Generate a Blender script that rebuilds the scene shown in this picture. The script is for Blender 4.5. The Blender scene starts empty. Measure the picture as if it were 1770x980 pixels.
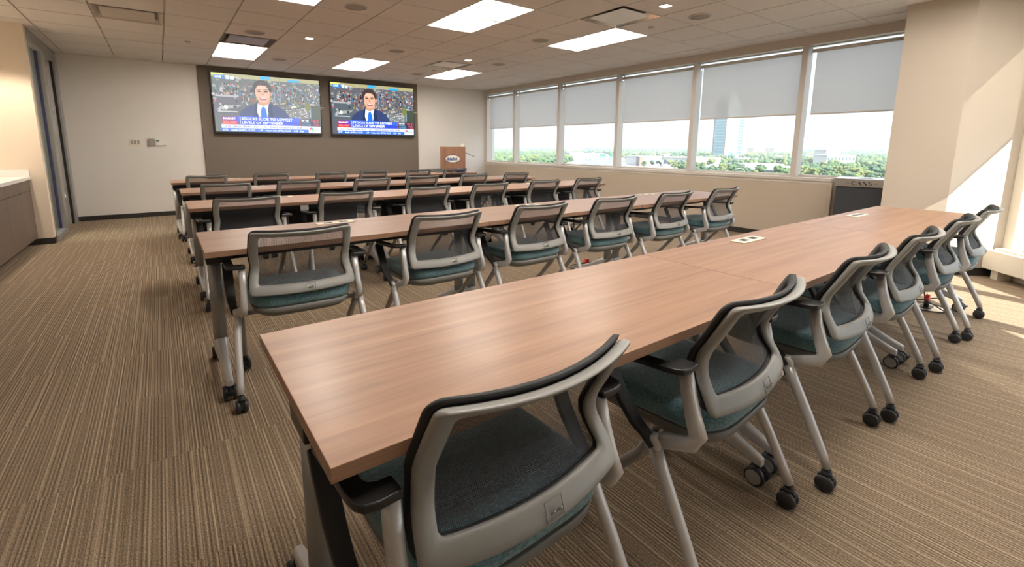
import bpy, bmesh, math, random
from mathutils import Vector, Matrix
random.seed(7)
C = bpy.context.scene.collection
PI = math.pi

# ------------------------------------------------------------------ materials
def nt(name):
    m = bpy.data.materials.new(name); m.use_nodes = True
    t = m.node_tree; t.nodes.clear()
    out = t.nodes.new('ShaderNodeOutputMaterial')
    return m, t, out
def N(t, kind, **kw):
    n = t.nodes.new('ShaderNode' + kind)
    for k, v in kw.items():
        if k in n.inputs.keys(): n.inputs[k].default_value = v
        else: setattr(n, k, v)
    return n
def L(t, a, b): t.links.new(a, b)
def col(c): return (c[0], c[1], c[2], 1)
def pbr(name, c, rough=.6, metal=0., coat=0., noise=0., nscale=30., bump=0., bscale=200., spec=.5):
    m, t, out = nt(name)
    b = N(t, 'BsdfPrincipled'); b.inputs['Base Color'].default_value = col(c)
    b.inputs['Roughness'].default_value = rough; b.inputs['Metallic'].default_value = metal
    b.inputs['Coat Weight'].default_value = coat; b.inputs['Specular IOR Level'].default_value = spec
    L(t, b.outputs[0], out.inputs[0])
    if noise or bump: tc = N(t, 'TexCoord')
    if noise:
        n = N(t, 'TexNoise'); n.inputs['Scale'].default_value = nscale; n.inputs['Detail'].default_value = 4
        L(t, tc.outputs['Object'], n.inputs['Vector'])
        mx = N(t, 'MixRGB'); mx.inputs[1].default_value = col([x * (1 - noise) for x in c]); mx.inputs[2].default_value = col([min(1, x * (1 + noise)) for x in c])
        L(t, n.outputs[0], mx.inputs[0]); L(t, mx.outputs[0], b.inputs['Base Color'])
    if bump:
        n2 = N(t, 'TexNoise'); n2.inputs['Scale'].default_value = bscale; n2.inputs['Detail'].default_value = 2
        L(t, tc.outputs['Object'], n2.inputs['Vector'])
        bp = N(t, 'Bump'); bp.inputs['Strength'].default_value = bump; bp.inputs['Distance'].default_value = .004
        L(t, n2.outputs[0], bp.inputs['Height']); L(t, bp.outputs[0], b.inputs['Normal'])
    return m
def emis(name, c, s=1.):
    m, t, out = nt(name); e = N(t, 'Emission'); e.inputs[0].default_value = col(c); e.inputs[1].default_value = s
    L(t, e.outputs[0], out.inputs[0]); return m

M = {}
M['wall'] = pbr('wall_paint_white', (.70, .665, .62), .85, bump=.06, bscale=350)
M['wall_tan'] = pbr('wall_paint_cream', (.72, .62, .50), .85, bump=.06, bscale=350)
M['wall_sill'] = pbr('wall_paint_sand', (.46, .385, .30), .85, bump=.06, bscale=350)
M['column'] = pbr('column_paint', (.50, .44, .365), .85, bump=.05, bscale=350)
M['taupe'] = pbr('taupe_wall_panel', (.155, .125, .098), .7, bump=.05, bscale=300)
M['base'] = pbr('dark_rubber_base', (.022, .018, .016), .55)
M['frame'] = pbr('window_frame_paint', (.56, .51, .45), .5)
M['alu'] = pbr('brushed_aluminium', (.42, .42, .41), .42, metal=.7)
M['silver'] = pbr('silver_powder_coat', (.60, .60, .60), .36, metal=.35)
M['silver_d'] = pbr('silver_column_paint', (.34, .345, .34), .42, metal=.55)
M['greyplastic'] = pbr('warm_grey_plastic', (.285, .285, .270), .42, bump=.03, bscale=500)
M['shell'] = pbr('dark_grey_seat_shell', (.16, .16, .15), .5)
M['black'] = pbr('black_plastic', (.018, .018, .019), .38)
M['rubber'] = pbr('black_caster_rubber', (.02, .02, .022), .45)
M['hub'] = pbr('caster_hub_grey', (.30, .30, .295), .5)
M['blackpanel'] = pbr('black_fabric_panel', (.015, .015, .018), .75, bump=.1, bscale=600)
M['white_counter'] = pbr('white_solid_counter', (.78, .75, .72), .3)
M['troffer'] = pbr('white_troffer_enamel', (.82, .78, .72), .35)
M['chrome'] = pbr('bright_chrome', (.75, .75, .75), .12, metal=1)
M['speaker'] = pbr('speaker_grille', (.33, .31, .28), .7, bump=.3, bscale=900)
M['whiteplastic'] = pbr('white_plastic', (.72, .70, .67), .4)
M['greyplate'] = pbr('grey_plate', (.30, .27, .25), .45)
M['creamplate'] = pbr('cream_plastic', (.72, .66, .55), .4)
M['steel'] = pbr('brushed_steel', (.55, .53, .50), .3, metal=.9)
M['binbody'] = pbr('charcoal_bin_panel', (.028, .031, .038), .6, bump=.2, bscale=300)
M['red'] = pbr('red_plastic', (.75, .03, .02), .4)
M['navy'] = pbr('navy_plastic', (.05, .05, .16), .4)
M['heater'] = pbr('cream_heater_enamel', (.66, .61, .52), .5)
M['conc'] = pbr('corridor_carpet', (.10, .07, .05), .9)
M['corr'] = pbr('corridor_wall_paint', (.46, .44, .41), .85)
M['ink'] = pbr('black_ink', (.01, .01, .01), .5)
M['blueink'] = pbr('blue_sign_enamel', (.03, .10, .28), .4)
M['creamink'] = pbr('cream_sign_enamel', (.80, .70, .55), .4)

def fabric(name, c1, c2, scale):
    m, t, out = nt(name); tc = N(t, 'TexCoord')
    mp = N(t, 'Mapping'); mp.inputs['Scale'].default_value = (scale * .45, scale, scale)
    L(t, tc.outputs['Object'], mp.inputs['Vector'])
    n = N(t, 'TexNoise'); n.inputs['Scale'].default_value = 1; n.inputs['Detail'].default_value = 3
    L(t, mp.outputs[0], n.inputs['Vector'])
    r = N(t, 'ValToRGB'); r.color_ramp.elements[0].position = .35; r.color_ramp.elements[1].position = .68
    r.color_ramp.elements[0].color = col(c1); r.color_ramp.elements[1].color = col(c2)
    L(t, n.outputs[0], r.inputs[0])
    b = N(t, 'BsdfPrincipled'); b.inputs['Roughness'].default_value = .9; b.inputs['Sheen Weight'].default_value = .3
    L(t, r.outputs[0], b.inputs['Base Color'])
    bp = N(t, 'Bump'); bp.inputs['Strength'].default_value = .5; bp.inputs['Distance'].default_value = .002
    L(t, n.outputs[0], bp.inputs['Height']); L(t, bp.outputs[0], b.inputs['Normal'])
    L(t, b.outputs[0], out.inputs[0]); return m
M['teal'] = fabric('teal_upholstery', (.055, .125, .15), (.16, .30, .34), 260)

def wood(name, dark, light, rough, axis='x', sc=1., coat=.0):
    m, t, out = nt(name); tc = N(t, 'TexCoord'); oi = N(t, 'ObjectInfo')
    mp = N(t, 'Mapping')
    s = {'x': (1.1, 26, 26), 'y': (26, 1.1, 26), 'z': (26, 26, 1.1)}[axis]
    mp.inputs['Scale'].default_value = [q * sc for q in s]
    ad = N(t, 'VectorMath', operation='ADD'); L(t, tc.outputs['Object'], ad.inputs[0])
    cb = N(t, 'CombineXYZ'); mu = N(t, 'Math', operation='MULTIPLY'); mu.inputs[1].default_value = 9.
    L(t, oi.outputs['Random'], mu.inputs[0]); L(t, mu.outputs[0], cb.inputs[0]); L(t, mu.outputs[0], cb.inputs[1])
    L(t, cb.outputs[0], ad.inputs[1]); L(t, ad.outputs[0], mp.inputs['Vector'])
    n = N(t, 'TexNoise'); n.inputs['Scale'].default_value = 1; n.inputs['Detail'].default_value = 7; n.inputs['Roughness'].default_value = .62; n.inputs['Distortion'].default_value = .35
    L(t, mp.outputs[0], n.inputs['Vector'])
    r = N(t, 'ValToRGB'); e = r.color_ramp.elements
    e[0].position = .28; e[1].position = .74; e[0].color = col(dark); e[1].color = col(light)
    L(t, n.outputs[0], r.inputs[0])
    n2 = N(t, 'TexNoise'); n2.inputs['Scale'].default_value = 1; n2.inputs['Detail'].default_value = 3
    mp2 = N(t, 'Mapping'); mp2.inputs['Scale'].default_value = [q * sc * (5 if q > 2 else 3) for q in s]
    L(t, ad.outputs[0], mp2.inputs['Vector']); L(t, mp2.outputs[0], n2.inputs['Vector'])
    mx = N(t, 'MixRGB', blend_type='MULTIPLY'); mx.inputs[0].default_value = .35
    L(t, r.outputs[0], mx.inputs[1]); L(t, n2.outputs[0], mx.inputs[2])
    br = N(t, 'BrightContrast'); br.inputs[1].default_value = .03; L(t, mx.outputs[0], br.inputs[0])
    b = N(t, 'BsdfPrincipled'); b.inputs['Roughness'].default_value = rough; b.inputs['Coat Weight'].default_value = coat; b.inputs['Coat Roughness'].default_value = .25
    L(t, br.outputs[0], b.inputs['Base Color'])
    L(t, b.outputs[0], out.inputs[0]); return m
M['wood'] = wood('walnut_laminate', (.25, .118, .060), (.425, .23, .125), .47, 'x', coat=.2)
M['cabwood'] = wood('brown_cabinet_laminate', (.10, .062, .042), (.17, .112, .08), .45, 'z')
M['podwood'] = wood('podium_laminate', (.22, .095, .045), (.36, .17, .085), .4, 'z')

def mesh_fabric():
    m, t, out = nt('charcoal_mesh_weave'); tc = N(t, 'TexCoord'); sp = N(t, 'SeparateXYZ'); L(t, tc.outputs['Object'], sp.inputs[0])
    def thread(o, k):
        a = N(t, 'Math', operation='MULTIPLY'); a.inputs[1].default_value = k; L(t, o, a.inputs[0])
        s = N(t, 'Math', operation='SINE'); L(t, a.outputs[0], s.inputs[0]); return s.outputs[0]
    mx = N(t, 'Math', operation='MAXIMUM'); L(t, thread(sp.outputs[0], 2 * PI / .0036), mx.inputs[0]); L(t, thread(sp.outputs[2], 2 * PI / .0030), mx.inputs[1])
    gt = N(t, 'Math', operation='GREATER_THAN'); gt.inputs[1].default_value = .45; L(t, mx.outputs[0], gt.inputs[0])
    tr = N(t, 'BsdfTransparent'); d = N(t, 'BsdfPrincipled'); d.inputs['Base Color'].default_value = (.030, .031, .036, 1); d.inputs['Roughness'].default_value = .6
    ms = N(t, 'MixShader'); L(t, gt.outputs[0], ms.inputs[0]); L(t, tr.outputs[0], ms.inputs[1]); L(t, d.outputs[0], ms.inputs[2])
    L(t, ms.outputs[0], out.inputs[0]); return m
M['net'] = mesh_fabric()

def glass(name, tint, refl=.08):
    m, t, out = nt(name); tr = N(t, 'BsdfTransparent'); tr.inputs[0].default_value = col(tint)
    g = N(t, 'BsdfGlossy'); g.inputs['Roughness'].default_value = .02
    lw = N(t, 'LayerWeight'); lw.inputs[0].default_value = .5
    pw = N(t, 'Math', operation='POWER'); pw.inputs[1].default_value = 5.; L(t, lw.outputs[1], pw.inputs[0])
    ma = N(t, 'Math', operation='MULTIPLY_ADD'); ma.inputs[1].default_value = .7; ma.inputs[2].default_value = .03; L(t, pw.outputs[0], ma.inputs[0])
    ms = N(t, 'MixShader'); L(t, ma.outputs[0], ms.inputs[0]); L(t, tr.outputs[0], ms.inputs[1]); L(t, g.outputs[0], ms.inputs[2])
    L(t, ms.outputs[0], out.inputs[0]); return m
M['glass'] = glass('clear_glazing', (.93, .96, .97)); M['glass_g'] = glass('greenish_glass', (.72, .80, .80))

def shade():
    m, t, out = nt('solar_shade_fabric'); tc = N(t, 'TexCoord')
    n = N(t, 'TexNoise'); n.inputs['Scale'].default_value = 3; L(t, tc.outputs['Object'], n.inputs['Vector'])
    tr = N(t, 'BsdfTransparent'); tr.inputs[0].default_value = (.9, .88, .87, 1)
    tl = N(t, 'BsdfTranslucent'); tl.inputs[0].default_value = (.64, .59, .54, 1)
    d = N(t, 'BsdfDiffuse'); d.inputs[0].default_value = (.40, .38, .36, 1)
    a = N(t, 'MixShader'); a.inputs[0].default_value = .35; L(t, tl.outputs[0], a.inputs[1]); L(t, d.outputs[0], a.inputs[2])
    b = N(t, 'MixShader'); b.inputs[0].default_value = .36; L(t, a.outputs[0], b.inputs[1]); L(t, tr.outputs[0], b.inputs[2])
    L(t, b.outputs[0], out.inputs[0]); return m
M['shade'] = shade()

def carpet():
    m, t, out = nt('striped_carpet_tile'); tc = N(t, 'TexCoord'); sp = N(t, 'SeparateXYZ'); L(t, tc.outputs['Object'], sp.inputs[0])
    def mth(op, a, b=None, c=None):
        n = N(t, 'Math', operation=op)
        for i, v in enumerate((a, b, c)):
            if v is None: continue
            if isinstance(v, (int, float)): n.inputs[i].default_value = v
            else: L(t, v, n.inputs[i])
        return n.outputs[0]
    x, y = sp.outputs[0], sp.outputs[1]
    row = mth('FLOOR', mth('DIVIDE', mth('SUBTRACT', y, .264), .6))
    colm = mth('FLOOR', mth('DIVIDE', x, .6))
    w = N(t, 'TexWhiteNoise', noise_dimensions='2D'); cb = N(t, 'CombineXYZ'); L(t, row, cb.inputs[0]); L(t, colm, cb.inputs[1]); L(t, cb.outputs[0], w.inputs['Vector'])
    off = mth('MULTIPLY', w.outputs['Value'], 37.)
    xs = mth('ADD', x, off)
    def stripe(scale, seed, detail=2):
        n = N(t, 'TexNoise', noise_dimensions='1D'); n.inputs['Scale'].default_value = scale; n.inputs['Detail'].default_value = detail
        L(t, mth('ADD', xs, seed), n.inputs['W']); return n.outputs[0]
    s1 = stripe(150, 0, 3); s2 = stripe(30, 50, 0)
    rp = N(t, 'ValToRGB'); e = rp.color_ramp.elements; e[0].position = .30; e[1].position = .68
    e[0].color = col((.235, .170, .112)); e[1].color = col((.48, .372, .262)); L(t, s1, rp.inputs[0])
    fine = N(t, 'TexNoise'); fine.inputs['Scale'].default_value = 300; fine.inputs['Detail'].default_value = 2
    fm = N(t, 'Mapping'); fm.inputs['Scale'].default_value = (1, .45, 1); L(t, tc.outputs['Object'], fm.inputs['Vector']); L(t, fm.outputs[0], fine.inputs['Vector'])
    rib = mth('MULTIPLY_ADD', mth('SINE', mth('MULTIPLY', xs, 2 * PI / .0125)), .24, .80)
    rbm = N(t, 'MixRGB', blend_type='MULTIPLY'); rbm.inputs[0].default_value = 1.; L(t, rp.outputs[0], rbm.inputs[1]); L(t, rib, rbm.inputs[2])
    mx = N(t, 'MixRGB', blend_type='OVERLAY'); mx.inputs[0].default_value = .85; L(t, rbm.outputs[0], mx.inputs[1]); L(t, fine.outputs[0], mx.inputs[2])
    # thin light accent yarns
    pk = mth('GREATER_THAN', s2, .66)
    fr = mth('FRACT', mth('DIVIDE', xs, .13)); acc = mth('LESS_THAN', fr, .042)
    fr2 = mth('FRACT', mth('DIVIDE', mth('ADD', xs, .083), .13)); acc2 = mth('LESS_THAN', fr2, .03)
    am = mth('MULTIPLY', mth('MAXIMUM', acc2, acc), .5)
    m2 = N(t, 'MixRGB'); L(t, am, m2.inputs[0]); L(t, mx.outputs[0], m2.inputs[1]); m2.inputs[2].default_value = col((.66, .53, .37))
    fb = N(t, 'MixRGB', blend_type='MULTIPLY'); fb.inputs[0].default_value = .35; L(t, m2.outputs[0], fb.inputs[1]); L(t, fine.outputs[0], fb.inputs[2])
    b = N(t, 'BsdfPrincipled'); b.inputs['Roughness'].default_value = 1.; b.inputs['Specular IOR Level'].default_value = .1; L(t, fb.outputs[0], b.inputs['Base Color'])
    hs = mth('ADD', mth('MULTIPLY', s1, .7), mth('MULTIPLY', fine.outputs[0], .6))
    bp = N(t, 'Bump'); bp.inputs['Strength'].default_value = .7; bp.inputs['Distance'].default_value = .004; L(t, hs, bp.inputs['Height']); L(t, bp.outputs[0], b.inputs['Normal'])
    L(t, b.outputs[0], out.inputs[0]); return m
M['carpet'] = carpet()
M['tile'] = pbr('mineral_fibre_tile', (.66, .62, .575), .95, noise=.16, nscale=110, bump=.5, bscale=230)
M['grid'] = pbr('ceiling_grid_paint', (.50, .44, .38), .6)
M['basket'] = emis('lamp_diffuser', (1., .925, .84), 16.5)
M['spot'] = emis('small_downlight_lens', (1., .84, .66), 3.)

# ------------------------------------------------------------------ mesh builder
class MB:
    def __init__(s): s.v = []; s.f = []; s.m = []; s.sm = []
    def add(s, vs, fs, mi=0, smooth=False):
        o = len(s.v); s.v += [tuple(v) for v in vs]
        for f in fs: s.f.append([o + i for i in f]); s.m.append(mi); s.sm.append(smooth)
        return s
    def box(s, a, b, mi=0, mat=None):
        x0, y0, z0 = a; x1, y1, z1 = b
        vs = [(x0, y0, z0), (x1, y0, z0), (x1, y1, z0), (x0, y1, z0), (x0, y0, z1), (x1, y0, z1), (x1, y1, z1), (x0, y1, z1)]
        if mat is not None: vs = [tuple(mat @ Vector(v)) for v in vs]
        return s.add(vs, [(0, 3, 2, 1), (4, 5, 6, 7), (0, 1, 5, 4), (1, 2, 6, 5), (2, 3, 7, 6), (3, 0, 4, 7)], mi)
    def bar(s, p, q, w, h, mi=0, up=(0, 0, 1), w2=None, h2=None):
        p, q = Vector(p), Vector(q); d = (q - p).normalized(); u = Vector(up); r = d.cross(u)
        if r.length < 1e-4: r = d.cross(Vector((1, 0, 0)))
        r.normalize(); u = r.cross(d).normalized(); w2 = w2 or w; h2 = h2 or h
        vs = []
        for c, ww, hh in ((p, w, h), (q, w2, h2)):
            for a, b in ((-1, -1), (1, -1), (1, 1), (-1, 1)): vs.append(c + r * a * ww / 2 + u * b * hh / 2)
        return s.add(vs, [(0, 3, 2, 1), (4, 5, 6, 7), (0, 1, 5, 4), (1, 2, 6, 5), (2, 3, 7, 6), (3, 0, 4, 7)], mi)
    def loft(s, rings, mi=0, caps=True, smooth=True, closed=False):
        n = len(rings[0]); vs = [p for r in rings for p in r]; fs = []
        k = len(rings)
        for i in range(k if closed else k - 1):
            j = (i + 1) % k
            for a in range(n): b = (a + 1) % n; fs.append((i * n + a, i * n + b, j * n + b, j * n + a))
        s.add(vs, fs, mi, smooth)
        if caps and not closed:
            s.add(rings[0], [tuple(range(n))[::-1]], mi); s.add(rings[-1], [tuple(range(n))], mi)
        return s
    def tube(s, pts, rad, n=12, mi=0, caps=True, sx=1., sy=1.):
        pts = [Vector(p) for p in pts]; rad = rad if isinstance(rad, (list, tuple)) else [rad] * len(pts)
        rings = []; prev = None
        for i, p in enumerate(pts):
            d = (pts[min(i + 1, len(pts) - 1)] - pts[max(i - 1, 0)]).normalized()
            if prev is None:
                r = d.cross(Vector((1, 0, 0)));
                if r.length < .1: r = d.cross(Vector((0, 0, 1)))
            else: r = prev - d * prev.dot(d)
            r.normalize(); prev = r; u = d.cross(r)
            rings.append([p + (r * math.cos(2 * PI * a / n) * sx + u * math.sin(2 * PI * a / n) * sy) * rad[i] for a in range(n)])
        return s.loft(rings, mi, caps)
    def cyl(s, p, q, r, n=20, mi=0, r2=None):
        return s.tube([p, q], [r, r if r2 is None else r2], n, mi)
    def lathe(s, prof, org=(0, 0, 0), axis='z', n=24, mi=0, smooth=True):
        rings = []
        for r, h in prof:
            ring = []
            for a in range(n):
                c, d = r * math.cos(2 * PI * a / n), r * math.sin(2 * PI * a / n)
                p = {'z': (c, d, h), 'x': (h, c, d), 'y': (d, h, c)}[axis]
                ring.append((org[0] + p[0], org[1] + p[1], org[2] + p[2]))
            rings.append(ring)
        return s.loft(rings, mi, True, smooth)
    def prism(s, poly, axis, a, b, mi=0):
        n = len(poly)
        def pt(p, h): return {'z': (p[0], p[1], h), 'y': (p[0], h, p[1]), 'x': (h, p[0], p[1])}[axis]
        vs = [pt(p, a) for p in poly] + [pt(p, b) for p in poly]
        fs = [tuple(range(n))[::-1], tuple(range(n, 2 * n))] + [(i, (i + 1) % n, n + (i + 1) % n, n + i) for i in range(n)]
        return s.add(vs, fs, mi)
    def build(s, name, mats, parent=None, bevel=0, seg=2, sub=0, loc=None, fix=True):
        me = bpy.data.meshes.new(name); me.from_pydata(s.v, [], s.f); me.update()
        if not isinstance(mats, (list, tuple)): mats = [mats]
        for m in mats: me.materials.append(m)
        for p, mi, sm in zip(me.polygons, s.m, s.sm): p.material_index = mi; p.use_smooth = sm
        if fix:
            bm = bmesh.new(); bm.from_mesh(me); bmesh.ops.remove_doubles(bm, verts=bm.verts, dist=1e-5)
            bmesh.ops.recalc_face_normals(bm, faces=bm.faces); bm.to_mesh(me); bm.free()
        o = bpy.data.objects.new(name, me); C.objects.link(o)
        if parent is not None: o.parent = parent
        if loc: o.location = loc
        if bevel:
            b = o.modifiers.new('bevel', 'BEVEL'); b.width = bevel; b.segments = seg; b.limit_method = 'ANGLE'; b.angle_limit = .6
            for p in me.polygons: p.use_smooth = True
            wn = o.modifiers.new('wn', 'WEIGHTED_NORMAL'); wn.keep_sharp = True
        if sub:
            q = o.modifiers.new('sub', 'SUBSURF'); q.levels = sub; q.render_levels = sub
            for p in me.polygons: p.use_smooth = True
        return o
def empty(name, label, cat, loc=(0, 0, 0), rz=0, group=None):
    o = bpy.data.objects.new(name, None); C.objects.link(o); o.location = loc; o.rotation_euler = (0, 0, rz)
    o.empty_display_size = .1
    return tag(o, label, cat, group)
def tag(o, label, cat, group=None, kind=None):
    o['label'] = label; o['category'] = cat
    if group: o['group'] = group
    if kind: o['kind'] = kind
    return o
def struct(o, label=None):
    o['kind'] = 'structure'
    if label: o['label'] = label
    return o
def copy_tree(o, parent=None):
    c = o.copy(); C.objects.link(c)
    if parent is not None: c.parent = parent
    for ch in kids[o.name]:
        copy_tree(ch, c)
    return c
kids = {}
def index_kids(o):
    kids[o.name] = list(o.children)
    for ch in o.children: index_kids(ch)
def dup(root, loc, rz, label, group=None):
    r = _dup(root, None); r.location = loc; r.rotation_euler = (0, 0, rz); r['label'] = label
    if group: r['group'] = group
    return r
def _dup(o, parent):
    c = o.copy(); C.objects.link(c); c.parent = parent
    for ch in kids[o.name]: _dup(ch, c)
    return c
def text(s, size, mat, parent=None, loc=(0, 0, 0), rot=(PI / 2, 0, 0), ext=.0005, bold=0., shear=0., align='LEFT', name='lettering', sx=1.):
    cu = bpy.data.curves.new(name, 'FONT'); cu.body = s; cu.size = size; cu.extrude = ext; cu.offset = bold; cu.shear = shear; cu.align_x = align
    cu.resolution_u = 3; cu.materials.append(mat)
    tmp = bpy.data.objects.new(name, cu); C.objects.link(tmp)
    bpy.context.view_layer.update()
    me = bpy.data.meshes.new_from_object(tmp.evaluated_get(bpy.context.evaluated_depsgraph_get())); me.name = name
    bpy.data.objects.remove(tmp); 
    if not me.materials: me.materials.append(mat)
    o = bpy.data.objects.new(name, me); C.objects.link(o); o.location = loc; o.rotation_euler = rot; o.scale = (sx, 1, 1)
    if parent is not None: o.parent = parent
    return o

# ------------------------------------------------------------------ camera
H = 1.2; F = 799.2; PX, PY = 858.62, 384.67
YAW, PIT, ROL = math.radians(35.7703), math.radians(9.3129), math.radians(-.2429)
R0 = Vector((math.cos(YAW), -math.sin(YAW), 0)); FW = Vector((math.sin(YAW), math.cos(YAW), 0)); Z = Vector((0, 0, 1))
fwd = FW * math.cos(PIT) - Z * math.sin(PIT); U0 = Z * math.cos(PIT) + FW * math.sin(PIT)
rr = R0 * math.cos(ROL) - U0 * math.sin(ROL); uu = R0 * math.sin(ROL) + U0 * math.cos(ROL)
cam = bpy.data.cameras.new('camera'); co = bpy.data.objects.new('camera', cam); C.objects.link(co)
mt = Matrix((rr, uu, -fwd)).transposed().to_4x4(); mt.translation = (0, 0, H); co.matrix_world = mt
cam.sensor_width = 36; cam.sensor_fit = 'HORIZONTAL'; cam.lens = F / 1770 * 36
cam.shift_x = (885 - PX) / 1770; cam.shift_y = -(490 - PY) / 1770
cam.clip_start = .05; cam.clip_end = 30000
bpy.context.scene.camera = co
def ray(u, v): return fwd + rr * ((u - PX) / F) + uu * ((PY - v) / F)
GZ = -25.
def ground(u, v):
    d = ray(u, v); k = (GZ - H) / d.z; return Vector((d.x * k, d.y * k, GZ))

# ------------------------------------------------------------------ room shell
ZC = 2.567; XL = -1.152; XR = 6.651; YF = 9.761; YB = -3.6; XC = -1.9; YJ = 7.72; ZS = .831
XJ = XC
# corner geometry of the chamfered end
A = Vector((6.0, 1.04, 0)); B = Vector((6.37, .68, 0)); D = Vector((-.7071, -.7071, 0)); NO = Vector((.7071, -.7071, 0))
dlen = (B.y - YB) / .7071
E_ = B + D * dlen
TX0 = .77; TY0 = 8.67; T = .6096
lights = [(TX0, 7.45), (TX0 + 3 * T, 7.45), (TX0 + 6 * T, 7.45), (TX0, 7.45 - 6 * T), (TX0 + 3 * T, 7.45 - 6 * T), (TX0 + 6 * T, 7.45 - 6 * T), (TX0, 7.45 - 12 * T), (TX0 + 3 * T, 7.45 - 12 * T), (TX0 + 6 * T, 7.45 - 12 * T)]  # last fixture is added out of view to brighten the room
vents = {'v1': (TX0 + 5 * T, TY0 - 9 * T), 'v2': (TX0 - 2 * T, TY0 - 4 * T), 'v3': (TX0, TY0 - 3 * T), 'v4': (TX0 + 5 * T, TY0 - 3 * T)}
holes = set()
def clip_poly(P_, lim=5.85):
    out_ = []
    for i_ in range(len(P_)):
        a_, b_ = P_[i_], P_[(i_ + 1) % len(P_)]; fa, fb = a_[0] - a_[1] - lim, b_[0] - b_[1] - lim
        if fa <= 0: out_.append(a_)
        if fa * fb < 0: k_ = fa / (fa - fb); out_.append((a_[0] + (b_[0] - a_[0]) * k_, a_[1] + (b_[1] - a_[1]) * k_))
    return out_
def clipped(mb, x0, y0, z0, x1, y1, z1, mi):
    P_ = clip_poly([(x0, y0), (x1, y0), (x1, y1), (x0, y1)])
    if len(P_) > 2: mb.prism(P_, 'z', z0, z1, mi)
def cell(x, y): return (round((x - TX0) / T), round((y - TY0) / T))
for (x, y) in lights: holes.add(cell(x, y)); holes.add((cell(x, y)[0], cell(x, y)[1] + 1))
for k, (x, y) in vents.items(): holes.add(cell(x, y))
c = MB(); rnd = random.Random(3)
for i in range(-8, 11):
    for j in range(-22, 3):
        if (i, j) in holes: continue
        x0, y0 = TX0 + i * T, TY0 + j * T; x1, y1 = x0 + T, y0 + T
        x0, x1, y0, y1 = max(x0, -3.6), min(x1, XR + .12), max(y0, YB - .1), min(y1, YF + .05)
        if x1 - x0 < .02 or y1 - y0 < .02: continue
        g = .013; dz = rnd.uniform(-.0012, .0012)
        clipped(c, x0 + g, y0 + g * .6, ZC + dz, x1 - g * .3, y1 - g * .6, ZC + .018, 0)
floor_poly = clip_poly([(-3.6, YB - .2), (6.9, YB - .2), (6.9, YF + .2), (-3.6, YF + .2)], 5.88)
f = MB(); f.prism(floor_poly, 'z', -.15, 0); struct(f.build('floor', M['carpet']), 'brown striped carpet tiles')

# grid strips above tile faces
for i in range(-8, 12):
    x = TX0 + i * T
    if -3.6 < x < XR + .1: clipped(c, x - .014, YB - .1, ZC + .011, x + .016, YF + .05, ZC + .02, 1)
for j in range(-22, 4):
    y = TY0 + j * T
    if YB < y < YF: clipped(c, -3.6, y - .012, ZC + .003, XR + .1, y + .012, ZC + .019, 1)
struct(c.build('ceiling', [M['tile'], M['grid']], fix=False), 'beige acoustic tile ceiling')
c = MB(); c.prism(clip_poly([(-3.7, YB - .3), (7.0, YB - .3), (7.0, YF + .3), (-3.7, YF + .3)], 5.9), 'z', ZC + .26, ZC + .4); struct(c.build('roof_slab', M['corr']))

# front wall
w = MB(); w.box((-3.6, YF, 0), (XR + .3, YF + .2, ZC + .26)); struct(w.build('wall_front', M['wall']), 'white front wall')
w = MB(); w.box((.6376, YF - .035, 0), (4.795, YF - .0005, ZC - .002)); o = struct(w.build('trim_1', M['taupe'], bevel=.002), 'taupe wall panel behind the screens')
w = MB(); w.box((XL, YF - .012, 0), (.636, YF - .0005, .075)); struct(w.build('baseboard_front', M['base']))
w = MB(); w.box((4.797, YF - .012, 0), (XR - .1, YF - .0005, .075)); struct(w.build('baseboard_front_right', M['base']))
# cream return wall beside the cabinet
w = MB(); w.box((XC - .1, YJ, 0), (XL - .001, YJ + .11, ZC + .26)); struct(w.build('wall_return', M['wall_tan']), 'cream wall beside the glass door')
w = MB(); w.box((-1.66, YJ - .01, 0), (XL - .001, YJ - .0005, .075)); w.box((XL - .0008, YJ - .01, 0), (XL + .006, YJ + .11, .075)); struct(w.build('baseboard_return', M['base']))
w = MB(); w.box((XC - .12, YB, 0), (XC, YJ, ZC + .26)); struct(w.build('wall_left', M['wall_tan']))
w = MB(); w.box((XC - .12, YB - .12, 0), (E_.x + .5, YB, ZC + .26)); struct(w.build('wall_back', M['wall_tan']))
# corridor behind the glass
w = MB(); w.box((-3.6, YJ, 0), (-3.5, YF, ZC + .2)); w.box((-3.5, YJ + .03, 0), (XC - .05, YJ + .1, ZC + .2)); struct(w.build('wall_corridor', M['corr']))

# glazed screen on the left: jamb, header, sidelight, door
w = MB()
w.box((XL - .10, YJ + .112, 2.47), (XL, YF - .001, ZC)); struct(w.build('trim_2', M['alu']), 'aluminium header over the glass door')
d0 = empty('door_1', 'narrow glass and aluminium door beside the white front wall', 'door'); d0['kind'] = 'structure'
w = MB(); w.box((XL - .10, YJ + .112, 0), (XL + .004, YJ + .16, 2.468)); w.build('door_frame', M['alu'], d0, bevel=.002)
w = MB(); w.box((XL - .10, YJ + .161, 0), (XL + .012, 8.72, .07)); w.build('sill', M['alu'], d0, bevel=.002)
w = MB(); w.box((XL - .09, 8.60, .071), (XL + .012, 8.78, 2.40)); w.box((XL - .09, YJ + .162, 2.401), (XL + .0, 9.56, 2.467)); w.build('mullion', M['alu'], d0, bevel=.003)
w = MB(); w.box((XL - .06, YJ + .162, .071), (XL - .05, 8.574, 2.40)); w.build('pane', M['glass_g'], d0)
w = MB(); w.box((XL - .06, 8.575, .071), (XL - .035, 8.598, 2.40)); w.build('glass_edge_shade', M['navy'], d0)  # navy strip standing in for the shade at the glass edge
w = MB(); w.box((XL - .10, 9.56, 0), (XL + .006, YF - .001, 2.468)); w.build('jamb', M['alu'], d0, bevel=.002)
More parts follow.
